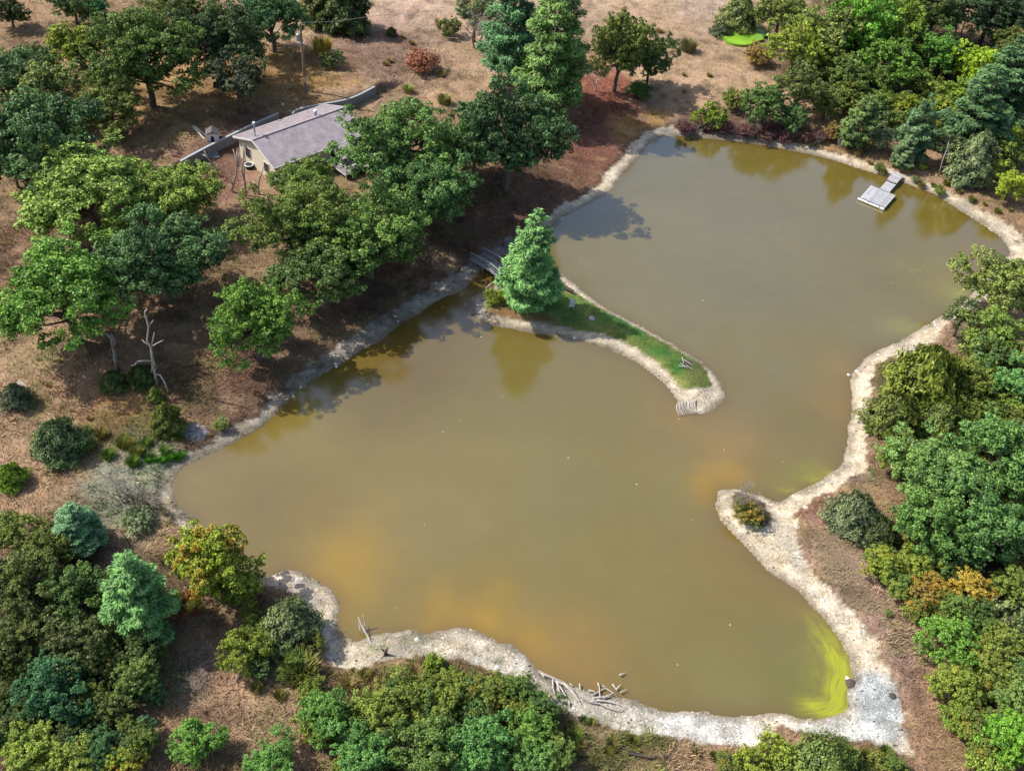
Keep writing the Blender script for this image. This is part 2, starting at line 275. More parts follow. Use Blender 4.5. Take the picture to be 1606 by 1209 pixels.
class MB:
    def __init__(s): s.v = []; s.f = []
    def box(s, c, d, rz=0, ry=0, rx=0):
        R = Matrix.Rotation(rz, 3, 'Z') @ Matrix.Rotation(ry, 3, 'Y') @ Matrix.Rotation(rx, 3, 'X'); n = len(s.v); b = min(d)*.08
        for z in (-1, 1):
            for x, y in ((-1, -1), (1, -1), (1, 1), (-1, 1)):
                s.v.append(tuple(Vector(c)+R @ Vector((x*d[0]/2, y*d[1]/2, z*d[2]/2))))
        s.f += [tuple(n+i for i in q) for q in ((3, 2, 1, 0), (4, 5, 6, 7), (0, 1, 5, 4), (1, 2, 6, 5), (2, 3, 7, 6), (3, 0, 4, 7))]; return s
    def tube(s, pts, rad, k=5):
        pts = [Vector(p) for p in pts]; n = len(s.v); L = len(pts)
        if not hasattr(rad, '__len__'): rad = [rad]*L
        for i, p in enumerate(pts):
            d = (pts[min(i+1, L-1)]-pts[max(i-1, 0)]).normalized(); a = d.orthogonal().normalized(); b = d.cross(a)
            if i and abs(a.dot(la)) < .999:
                a = (la-d*la.dot(d)).normalized(); b = d.cross(a)
            la = a
            for j in range(k):
                t = 2*math.pi*j/k; s.v.append(tuple(p+(a*math.cos(t)+b*math.sin(t))*rad[i]))
        for i in range(L-1):
            for j in range(k): s.f.append((n+i*k+j, n+i*k+(j+1) % k, n+(i+1)*k+(j+1) % k, n+(i+1)*k+j))
        s.f.append(tuple(n+j for j in range(k))[::-1]); s.f.append(tuple(n+(L-1)*k+j for j in range(k))); return s
    def prism(s, poly, z0, z1):
        n = len(s.v); k = len(poly)
        s.v += [(x, y, z0) for x, y in poly]+[(x, y, z1) for x, y in poly]
        s.f.append(tuple(range(n+k-1, n-1, -1))); s.f.append(tuple(range(n+k, n+2*k)))
        for i in range(k): s.f.append((n+i, n+(i+1) % k, n+k+(i+1) % k, n+k+i))
        return s
    def poly(s, pts):
        n = len(s.v); s.v += [tuple(p) for p in pts]; s.f.append(tuple(range(n, n+len(pts)))); return s
    def mesh(s, name, mat, smooth=False):
        me = bpy.data.meshes.new(name); me.from_pydata(s.v, [], s.f); me.update(); me.materials.append(mat)
        if smooth:
            for p in me.polygons: p.use_smooth = True
        return me
    def build(s, name, mat, parent=None, smooth=False, **k): return link(name, s.mesh(name, mat, smooth), parent, **k)

# ------------------------------------------------------------------ ground sheet and water
ny, nx = GX.shape
V = np.stack([GX, GY, Hh], -1).reshape(-1, 3); idx = np.arange(ny*nx).reshape(ny, nx)
F = np.stack([idx[:-1, :-1], idx[:-1, 1:], idx[1:, 1:], idx[1:, :-1]], -1).reshape(-1, 4)
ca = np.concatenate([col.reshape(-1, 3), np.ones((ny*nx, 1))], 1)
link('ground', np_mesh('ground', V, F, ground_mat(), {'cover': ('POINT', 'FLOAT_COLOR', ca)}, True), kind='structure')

wxs = np.arange(wp[:, 0].min()-.8, wp[:, 0].max()+.8, .28); wys = np.arange(wp[:, 1].min()-.8, wp[:, 1].max()+.8, .28)
X, Y = np.meshgrid(wxs, wys); wd = np.minimum(-sdist(X, Y, wp), sdist(X, Y, ip))
wc = np.empty(X.shape+(3,)); wc[:] = C(.158, .118, .026)
def wpaint(px, py, r, c, s=.8, k=1.0, seed=1, nz=.65): paint(px, py, r*1.15, c, s*.92, k, seed, wc, X, Y, nz, .16, True)
OR = (.30, .175, .010)
wpaint(1130,400,290,(.165,.138,.062),.9); wpaint(1450,400,140,(.145,.108,.012),.8); wpaint(1540,430,75,(.20,.12,.006),.85); wpaint(1250,260,200,(.15,.11,.012),.6,.4)  # sediment greyed with painted sky sheen; olive shore band paints tree reflections
wpaint(900,760,260,(.158,.130,.036),.7); wpaint(640,800,160,(.19,.15,.055),.5); wpaint(450,720,110,(.13,.09,.022),.6); wpaint(600,600,110,(.12,.085,.02),.6); wpaint(900,760,60,(.15,.125,.05),.3)
for a in [(520,900,110,OR,.6),(570,860,70,OR,.4),(760,985,80,(.33,.19,.008),.9),(700,970,60,OR,.6),(830,1010,60,OR,.7),(900,1040,90,(.23,.13,.025),.6),(1060,650,70,(.24,.15,.04),.7),(1140,740,50,(.31,.18,.02),.8),(1110,770,35,OR,.7),(1150,690,60,(.23,.145,.045),.6),(1320,640,50,(.26,.14,.02),.7),(1325,580,40,(.25,.15,.03),.6),
          (1160,880,70,(.18,.11,.025),.5),(1250,960,60,(.20,.12,.03),.6),(350,740,110,(.20,.14,.04),.5),(480,660,90,(.20,.15,.035),.5),(680,500,70,(.12,.06,.014),.8),(760,440,40,(.10,.06,.016),.9),(620,560,90,(.15,.095,.02),.6),  # dark browns by the footbridge paint the trees' reflection and shadow
          (1230,1040,110,(.14,.13,.035),.75),(1130,1080,100,(.17,.145,.045),.6),(1270,1090,60,(.14,.14,.02),.6),(1250,760,70,(.20,.17,.03),.7,.5),(1290,740,40,(.22,.20,.02),.7,.5),(1420,520,50,(.2,.18,.06),.6,.5),(1510,470,35,(.2,.2,.02),.8)]:
    wpaint(*a, seed=int(a[1]) % 9)
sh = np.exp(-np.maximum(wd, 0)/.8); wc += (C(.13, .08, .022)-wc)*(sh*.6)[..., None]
wc *= .93*(1+.12*fbm(X*.06, Y*.10, 5)+.05*fbm(X*.8, Y*.8, 6))[..., None]
alg = np.zeros(X.shape+(1,))
def ap(px, py, r, s=1, k=1.0, seed=2, nz=.5): paint(px, py, r, (1,), s, k, seed, alg, X, Y, nz, .3, True)
for a in [(1280,752,30,.45,.3),(1240,770,30,.4,.25),(1302,742,12,.6,.5),(1505,462,20,.5,.6),(1430,515,40,.25,.4),(1450,420,60,.15,.6)]: ap(*a)
band = np.zeros(X.shape+(1,)); paint(1300,1050,58,(1,),1,1.5,3,band,X,Y,.25,.3,True); paint(1290,1110,60,(1,),.9,.35,3,band,X,Y,.2,.3,True)
alg = np.maximum(alg, np.clip(band*1.5, 0, 1)*ss(3.4, .9, wd+fbm(X*.5, Y*.5, 77)*1.3)[..., None]); alg = np.maximum(alg, np.clip(band, 0, 1)*.33*ss(6.5, 3, wd)[..., None])
wi = np.arange(X.size).reshape(X.shape); Fw = np.stack([wi[:-1, :-1], wi[:-1, 1:], wi[1:, 1:], wi[1:, :-1]], -1).reshape(-1, 4)
keep = (wd.reshape(-1)[Fw] > -.9).any(1); Fw = Fw[keep]
used, inv = np.unique(Fw, return_inverse=True); Fw = inv.reshape(-1, 4)
Vw = np.stack([X, Y, X*0], -1).reshape(-1, 3)[used]
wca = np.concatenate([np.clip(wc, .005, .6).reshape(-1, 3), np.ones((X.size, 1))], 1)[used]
def water_mat():
    m, nt, p = new_mat('pond_water'); at = nd(nt, 'ShaderNodeAttribute', attribute_name='silt_reflection'); al = nd(nt, 'ShaderNodeAttribute', attribute_name='algae'); tc = nd(nt, 'ShaderNodeTexCoord')
    sh_ = nd(nt, 'ShaderNodeAttribute', attribute_name='shore'); sx = nd(nt, 'ShaderNodeSeparateXYZ'); lk(nt, tc.outputs['Object'], sx.inputs[0]); mp = nd(nt, 'ShaderNodeCombineXYZ')
    for i_, (so_, f_) in enumerate(((sh_.outputs['Fac'], .9), (sx.outputs[0], .16), (sx.outputs[1], .16))):
        q_ = nd(nt, 'ShaderNodeMath', operation='MULTIPLY'); lk(nt, so_, q_.inputs[0]); q_.inputs[1].default_value = f_; lk(nt, q_.outputs[0], mp.inputs[i_])
    a = noise(nt, 1.9, 9, .7, 1.8, mp.outputs[0]); r = ramp(nt, a.outputs[0], [(.36, (0,)*3), (.62, (1,)*3)])
    mu = nd(nt, 'ShaderNodeMath', operation='MULTIPLY'); lk(nt, al.outputs['Fac'], mu.inputs[0])
    ad = nd(nt, 'ShaderNodeMath', operation='MULTIPLY_ADD'); lk(nt, r.outputs[0], ad.inputs[0]); ad.inputs[1].default_value = 1.1; ad.inputs[2].default_value = .10
    pw = nd(nt, 'ShaderNodeMath', operation='ADD'); lk(nt, ad.outputs[0], pw.inputs[0])
    p2 = nd(nt, 'ShaderNodeMath', operation='POWER'); lk(nt, al.outputs['Fac'], p2.inputs[0]); p2.inputs[1].default_value = 1.2
    p3_ = nd(nt, 'ShaderNodeMath', operation='MULTIPLY'); lk(nt, p2.outputs[0], p3_.inputs[0]); p3_.inputs[1].default_value = .35; lk(nt, p3_.outputs[0], pw.inputs[1])
    lk(nt, pw.outputs[0], mu.inputs[1]); mu.use_clamp = True
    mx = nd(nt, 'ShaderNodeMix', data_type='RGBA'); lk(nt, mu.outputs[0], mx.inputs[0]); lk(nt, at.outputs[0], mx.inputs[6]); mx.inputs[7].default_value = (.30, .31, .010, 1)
    lk(nt, mx.outputs[2], p.inputs['Base Color']); p.inputs['Roughness'].default_value = .6; p.inputs['Specular IOR Level'].default_value = 0
    b = noise(nt, 6, 4, .65, .3, tc.outputs['Object']); bp = nd(nt, 'ShaderNodeBump'); bp.inputs['Strength'].default_value = .10; bp.inputs['Distance'].default_value = .05; lk(nt, b.outputs[0], bp.inputs['Height'])
    gl = nd(nt, 'ShaderNodeBsdfGlossy'); gl.inputs['Roughness'].default_value = .05; lk(nt, bp.outputs[0], gl.inputs['Normal'])
    fr = nd(nt, 'ShaderNodeFresnel'); fr.inputs['IOR'].default_value = 1.36; lk(nt, bp.outputs[0], fr.inputs['Normal']); fm = nd(nt, 'ShaderNodeMath', operation='MULTIPLY'); fm.use_clamp = True; lk(nt, fr.outputs[0], fm.inputs[0]); fm.inputs[1].default_value = 4.8
    ms = nd(nt, 'ShaderNodeMixShader'); lk(nt, fm.outputs[0], ms.inputs[0]); lk(nt, p.outputs[0], ms.inputs[1]); lk(nt, gl.outputs[0], ms.inputs[2]); lk(nt, ms.outputs[0], nt.nodes['Material Output'].inputs[0]); return m
link('pond_water', np_mesh('pond_water', Vw, Fw, water_mat(), {'silt_reflection': ('POINT', 'FLOAT_COLOR', wca), 'algae': ('POINT', 'FLOAT', np.clip(alg.reshape(-1), 0, 1)[used]), 'shore': ('POINT', 'FLOAT', wd.reshape(-1)[used])}, True), kind='structure')
# small green puddle in the meadow
pc = W(1160, 60); pcz = ground(pc[0], pc[1])
poly = [(pc[0]+(3.5+.5*math.sin(3*t+1)+.25*math.sin(11*t)+.2*math.sin(17*t+2))*math.cos(t)*1.05, pc[1]+(4.6+.5*math.sin(2*t))*math.sin(t)*.95) for t in [i*math.pi/18 for i in range(36)]]
pm, pnt, pb = new_mat('duckweed'); nn = noise(pnt, 1.2, 6); rr = ramp(pnt, nn.outputs[0], [(.35, (.12, .26, .015)), (.7, (.26, .46, .03))]); lk(pnt, rr.outputs[0], pb.inputs['Base Color']); pb.inputs['Roughness'].default_value = .5
MB().prism(poly, -.2, pcz+.38).build('puddle_water', pm, kind='structure')

# ------------------------------------------------------------------ foliage templates
def leaves(P, N, size, asp=.62, along=None, jit=.35):
    n = len(P); N = N/np.linalg.norm(N, axis=1, keepdims=True)
    T = RS.normal(size=(n, 3)) if along is None else along+RS.normal(size=(n, 3))*jit
    T -= N*(T*N).sum(1, keepdims=True); T /= np.linalg.norm(T, axis=1, keepdims=True); B = np.cross(N, T)
    s = size*RS.uniform(.6, 1.35, (n, 1)); a = T*s; b = B*s*asp
    k = N*s*.25
    V = np.stack([P-a*.5-k*0, P+b*.5-a*.05+k*.3, P+a*.55, P-b*.5-a*.05+k*.3], 1).reshape(-1, 3)
    F = np.arange(n*4).reshape(-1, 4); return V, F
def crown_mesh(name, P, N, size, mat, tint=None, along=None, asp=.62, jit=.35, autumn=None):
    V, F = leaves(P, N, size, asp, along, jit); n = len(P)
    if tint is None: tint = np.clip(RS.normal(.45, .2, n), 0, 1)
    if autumn is None: autumn = RS.rand(n)
    me = np_mesh(name, V, F, mat, {'tint': ('FACE', 'FLOAT', tint), 'autumn': ('FACE', 'FLOAT', autumn)})
    return me
def unit(n): v = RS.normal(size=(n, 3)); return v/np.linalg.norm(v, axis=1, keepdims=True)
def limb_mesh(name, H, R, ends, tr, mat=BARK, fork=.35):
    mb = MB(); rnd = random.Random(len(ends)*7+int(R*10)); top = Vector((rnd.uniform(-.1, .1)*R, rnd.uniform(-.1, .1)*R, H*.62))
    mb.tube([(0, 0, -.4), (tr*.2, 0, H*.12), (top.x*.5, top.y*.5, H*fork), top], [tr*1.25, tr, tr*.7, tr*.3], 7)
    for e in ends:
        e = Vector(e); z0 = rnd.uniform(fork*.6, .6)*H; s = Vector((top.x*z0/H, top.y*z0/H, z0)); mid = s.lerp(e, .5)+Vector((rnd.uniform(-.06, .06)*R, rnd.uniform(-.06, .06)*R, -.04*R+rnd.uniform(0, .12)*R))
        r0 = tr*rnd.uniform(.28, .5); mb.tube([s, mid, e], [r0, r0*.6, r0*.2], 4)
        for q in range(2):
            f = mid.lerp(e, rnd.uniform(.1, .6)); u = Vector((rnd.uniform(-1, 1), rnd.uniform(-1, 1), rnd.uniform(-.1, .9))).normalized()*R*.2; mb.tube([f, f+u*.5+Vector((0, 0, .02*R)), f+u], [r0*.35, r0*.22, r0*.1], 3)
    return mb.mesh(name, mat)
def lumpy(name, R, H, z0, nl, lr, nleaf, ls, seed, flat=.75, up=.5, drop=.12, mat=LEAF, inner=.2):
    """crown of leaf clumps, from height z0 to H, radius R"""
    global RS; RS = np.random.RandomState(seed)
    zc = (z0+H)/2; hz = (H-z0)/2; cs = []
    for i in range(nl):
        t = (i+.5)/nl; cz = 1-1.55*t; ph = i*2.39996+RS.uniform(-.4, .4); sr = math.sqrt(max(0, 1-cz*cz)); m = RS.uniform(.55, 1.02)*(1+.20*math.sin(ph*2+seed)+.15*math.sin(ph*3+seed*2))
        if RS.rand() < drop: continue
        cs.append((R*.86*sr*math.cos(ph)*m, R*.86*sr*math.sin(ph)*m, zc+hz*.86*cz*m, RS.uniform(.7, 1.25)*lr*R))
    for i in range(int(nl*inner)):
        a = RS.uniform(0, 6.28); q = RS.uniform(.1, .6); cs.append((R*q*math.cos(a), R*q*math.sin(a), zc+hz*RS.uniform(-.5, .5), lr*R*.8))
    cs = np.array(cs); wt = cs[:, 3]**2; cnt = (wt/wt.sum()*nleaf).astype(int)
    # each clump is itself a knot of sprays
    P = []; N = []; Tn = []; A = []
    for (x, y, z, r), n in zip(cs, cnt):
        ns = 13; sprays = unit(ns)*r*np.array([1, 1, flat])*RS.uniform(.45, 1.3, (ns, 1)); bt = RS.normal(0, .08); aut = RS.rand()
        k = RS.randint(0, ns, n); u = unit(n); u[:, 2] = np.where(u[:, 2] < -.3, -u[:, 2], u[:, 2])
        rr = r*.40*RS.uniform(.35, 1.0, (n, 1))**.6
        p = np.array([x, y, z])+sprays[k]+u*rr*np.array([1, 1, flat])
        out = sprays[k]/r; N.append(u*.45+out*.5+np.array([0, 0, up])+unit(n)*.9); P.append(p); Tn.append(np.clip(RS.normal(.46+bt, .22, n), 0, 1)); A.append(np.clip(.65*aut+.35*RS.rand(n), 0, 1))
    P = np.concatenate(P); N = np.concatenate(N); P[:, 2] = np.maximum(P[:, 2], .05)
    cm = crown_mesh(name+'_crown', P, N, ls, mat, np.concatenate(Tn), autumn=np.concatenate(A))
    tm = limb_mesh(name+'_trunk', H, R, [(c[0]*.9, c[1]*.9, c[2]) for c in cs[::2]], R*.055+.03)
    return cm, tm
def pine(name, R, H, seed, nleaf, ls, soft=1.0):
    global RS; RS = np.random.RandomState(seed); P = []; N = []; A = []; T = []; mb = MB()
    nw = int(H/.62); tot = 0; br = []
    for i in range(nw):
        t = (i+.6)/nw; z = .06*H+.92*H*t; L = R*((1-t)**.75)*(.35+.65*min(1, t*6+.3))*1.05+.12
        nb = 7 if t < .7 else 5
        for j in range(nb):
            ph = j*2*math.pi/nb+i*1.1+RS.uniform(-.25, .25); l = L*RS.uniform(.74, 1.12)
            if RS.rand() < .10: continue
            br.append((z+RS.uniform(-.15, .15), ph, l, t)); tot += l*l*.5+l*.4
    for z, ph, l, t in br:
        n = max(10, int(nleaf*(l*l*.5+l*.4)/tot)); d = np.array([math.cos(ph), math.sin(ph), 0]); sd = np.array([-d[1], d[0], 0])
        rise = RS.uniform(.05, .35)+.5*t
        s = RS.uniform(.18, 1, n)**.75; wdt = .30*l*np.sin(np.clip(s, .1, 1)*2.7)+.06
        off = RS.uniform(-1, 1, n)*wdt; zz = z+s*l*rise-.12*l*s*s+RS.normal(0, .07+.02*l, n)
        P.append(d*(s*l)[:, None]+sd*off[:, None]+np.array([0, 0, 1])*zz[:, None])
        al = d*.9+sd*(off/(wdt+.01)*.7)[:, None]+np.array([0, 0, .35]); A.append(al)
        nn = np.tile([0, 0, 1.0], (n, 1))+unit(n)*.55+d*.25; N.append(nn); T.append(np.clip(RS.normal(.42+RS.normal(0, .09), .14, n)+.18*(s-.6), 0, 1))
        mb.tube([(0, 0, z-.1), tuple(d*l*.55+np.array([0, 0, z+.55*l*rise])), tuple(d*l*.95+np.array([0, 0, z+l*rise-.1*l]))], [.035+.006*l, .025, .008], 3)
    mb.tube([(0, 0, -.4), (0, 0, H*.5), (0, 0, H*.99)], [.018*H, .011*H, .01], 6)
    cm = crown_mesh(name+'_crown', np.concatenate(P), np.concatenate(N), ls, NEEDLE, np.concatenate(T), along=np.concatenate(A), asp=.34, jit=.3)
    return cm, mb.mesh(name+'_trunk', BARK)
def cedar(name, R, H, seed, nleaf, ls, cone=.6):
    global RS; RS = np.random.RandomState(seed); t = RS.uniform(0, 1, nleaf)**1.15; ph = RS.uniform(0, 2*math.pi, nleaf)
    prof = np.minimum(1, (t*5+.45))*(1-t**1.7)**cone
    lob = 1+.22*np.sin(ph*3+t*9+seed)+.14*np.sin(ph*7-t*16)+.12*np.sin(ph*11+t*31+2)
    r = R*prof*lob*RS.uniform(.55, 1.0, nleaf)**.4; z = .02*H+H*.98*t+RS.normal(0, .05*R, nleaf)
    d = np.stack([np.cos(ph), np.sin(ph), ph*0], 1); P = d*r[:, None]; P[:, 2] = np.maximum(z, .05)
    N = d*.9+np.array([0, 0, .45])+unit(nleaf)*.6; A = d*.55+np.array([0, 0, 1.0])
    tn = np.clip(RS.normal(.42, .17, nleaf)+.15*(lob-1)/.3, 0, 1)
    cm = crown_mesh(name+'_crown', P, N, ls, NEEDLE, tn, along=A, asp=.42, jit=.5)
    mb = MB(); mb.tube([(0, 0, -.3), (0, 0, H*.4), (0, 0, H*.9)], [.05*R+.04, .04*R+.02, .01], 5)
    for i in range(14):
        a = i*2.4; z = H*(.12+.05*i); mb.tube([(0, 0, z), (math.cos(a)*R*.6*(1-i/16), math.sin(a)*R*.6*(1-i/16), z+.2*R)], [.03, .01], 3)
    return cm, mb.mesh(name+'_trunk', BARK)
def twigs(name, H, R, seed, mat, stems=1, depth=4, r0=.12, nb=4, upb=.45):
    rnd = random.Random(seed); mb = MB()
    def grow(p, d, L, r, k):
        q = p+d*L*.5+Vector([rnd.uniform(-.08, .08)*L for _ in range(3)]); e = p+d*L+Vector([rnd.uniform(-.1, .1)*L for _ in range(3)])
        mb.tube([p, q, e], [r, r*.75, r*.45], 5 if k == depth else 3)
        if k <= 0: return
        for i in range(nb):
            f = rnd.uniform(.35, 1.0); s = p.lerp(e, f) if i else e
            u = (d+Vector((rnd.uniform(-1, 1), rnd.uniform(-1, 1), rnd.uniform(-.2, .8)*upb))*.95).normalized(); grow(s, u, L*rnd.uniform(.5, .72), max(r*.5, .008), k-1)
    for s in range(stems):
        a = rnd.uniform(0, 6.28); d = Vector((math.cos(a)*.5*(stems > 1), math.sin(a)*.5*(stems > 1), 1)).normalized(); grow(Vector((math.cos(a)*.1*(stems > 1), math.sin(a)*.1*(stems > 1), -.2)), d, H*.42, r0, depth)
    return mb.mesh(name, mat)
def blades(name, R, H, n, seed, bend=.5, wd=.03):
    global RS; RS = np.random.RandomState(seed); a = RS.uniform(0, 6.28, n); b = RS.uniform(0, 6.28, n); q = RS.uniform(0, 1, n)**.5*R*.6; h = H*RS.uniform(.5, 1, n)
    p = np.stack([np.cos(a)*q, np.sin(a)*q, a*0], 1); d = np.stack([np.cos(b), np.sin(b), b*0], 1)*.3+np.stack([np.cos(a), np.sin(a), a*0], 1)*.7; s = np.stack([-d[:, 1], d[:, 0], a*0], 1); s /= np.linalg.norm(s, axis=1, keepdims=True)
    k = (R*bend*RS.uniform(.2, 1, n))[:, None]; up = np.array([0, 0, 1.0]); m = p+d*k*.4+up*(h*.6)[:, None]; t = p+d*k*1.3+up*h[:, None]
    V = np.stack([p-s*wd, p+s*wd, m+s*wd*.8, t, t, m-s*wd*.8], 1).reshape(-1, 3); i = np.arange(n)*6
    F = np.concatenate([np.stack([i, i+1, i+2, i+5], 1), np.stack([i+5, i+2, i+3, i+4], 1)])
    V = V.copy(); V[4::6] += np.repeat(np.array([[0, 0, .01]]), n, 0)
    return np_mesh(name, V, F, NEEDLE, {'tint': ('FACE', 'FLOAT', np.tile(np.clip(RS.normal(.5, .2, n), 0, 1), 2)), 'autumn': ('FACE', 'FLOAT', np.tile(RS.rand(n), 2))})
# kind: (variants [(crown, trunk)], R, zc/R , H/R)
T = {}
T['oak'] = ([lumpy('oak', 6, 9.6, .7, 84, .185, 42000, .24, s, inner=.25, drop=.2, flat=.66) for s in (1, 2, 3, 4, 5)], 6, .92)
T['leafy'] = ([lumpy('leafy', 3, 5.2, .2, 52, .20, 23000, .165, s, inner=.25, drop=.18) for s in (11, 12, 13, 14)], 3, .88)
T['airy'] = ([lumpy('airy', 4, 8, 1.4, 44, .19, 11000, .26, s, drop=.2) for s in (15, 16)], 4, 1.05)
T['shrub'] = ([lumpy('shrub', 1.3, 1.8, .02, 22, .30, 6000, .12, s, drop=.05, inner=.3) for s in (21, 22, 23)], 1.3, .75)
T['pine'] = ([pine('pine', 3.6, 11, s, 24000, .34) for s in (31, 32, 33)], 3.6, 1.45)
T['spruce'] = ([pine('spruce', 2.2, 5.6, s, 14000, .26) for s in (34, 35)], 2.2, 1.15)
T['cedar'] = ([cedar('cedar', 1.7, 4.2, s, 13000, .24) for s in (41, 42, 43)], 1.7, 1.15)
T['bushcedar'] = ([cedar('bushcedar', 1.8, 2.7, s, 11000, .21, .5) for s in (44, 45)], 1.8, .7)
T['bare'] = ([(None, twigs('bare_wood', 4, 2, s, GREYT, 3, 4, .07, 4)) for s in (51, 52)], 2, .8)
T['weed'] = ([(blades('weed', 1.2, 1.3, 700, s), None) for s in (61, 62)], 1.2, .4)
CN = {'weed': 'blade_clump'}
def place(kind, px, py, wpx, c, au, label, cat=None, group=None, name=None, hs=1.0, tw=None, var=None):
    vs, R0, zr = T[kind]; R = 3.0; z = .5; zc = 1
    for _ in range(8):
        zc = zr*R*hs; p = W(px, py, z+zc); z = max(ground(p[0], p[1]), 0); R = wpx/2*float((p-np.array([0, 0, CAMH])) @ AF)/FPX
    k = random.randrange(len(vs)) if var is None else var; cm, tm = vs[k]; s = R/R0
    nm = name or {'oak': 'oak_tree', 'leafy': 'leafy_tree', 'airy': 'airy_tree', 'shrub': 'shrub', 'pine': 'pine_tree', 'spruce': 'pine_tree', 'cedar': 'cedar_tree', 'bushcedar': 'cedar_bush', 'bare': 'bare_shrub', 'weed': 'grass_clump'}[kind]
    cat = cat or ('tree' if kind in ('oak', 'leafy', 'airy', 'pine', 'spruce', 'cedar') else 'bush' if kind in ('shrub', 'bushcedar', 'bare') else 'grass clump')
    e = thing(nm, label, cat, (p[0], p[1], z-.05), random.uniform(0, 6.28), group); e.scale = (s, s, s*hs)
    j = random.uniform(.9, 1.12); wk = .85 if kind == 'weed' else 1
    if cm:
        o = link('crown' if kind not in CN else CN[kind], cm, e); r_ = c[0]*1.16 if c[0] > c[1]*1.15 else min(c[0]*1.16, c[1]*.80); r_ = c[0]*.95 if kind == 'weed' else r_; o.color = (r_*j*wk, c[1]*j*.97*wk, c[2]*j*.92*wk, 1-au*.8)
    if tm:
        o = link('trunk' if kind != 'bare' else 'stems', tm, e)
    return e
MG = (.075,.135,.035); BG = (.048,.105,.045); YG = (.17,.20,.035); LG = (.12,.20,.05); DK = (.035,.062,.022); DO = (.06,.075,.022); OL = (.12,.13,.04); BR = (.13,.24,.03)
BP = (.06,.15,.075); GP = (.085,.16,.04); GG = (.10,.13,.075); YO = (.19,.18,.03); OB = (.22,.15,.05); RD = (.12,.045,.03)
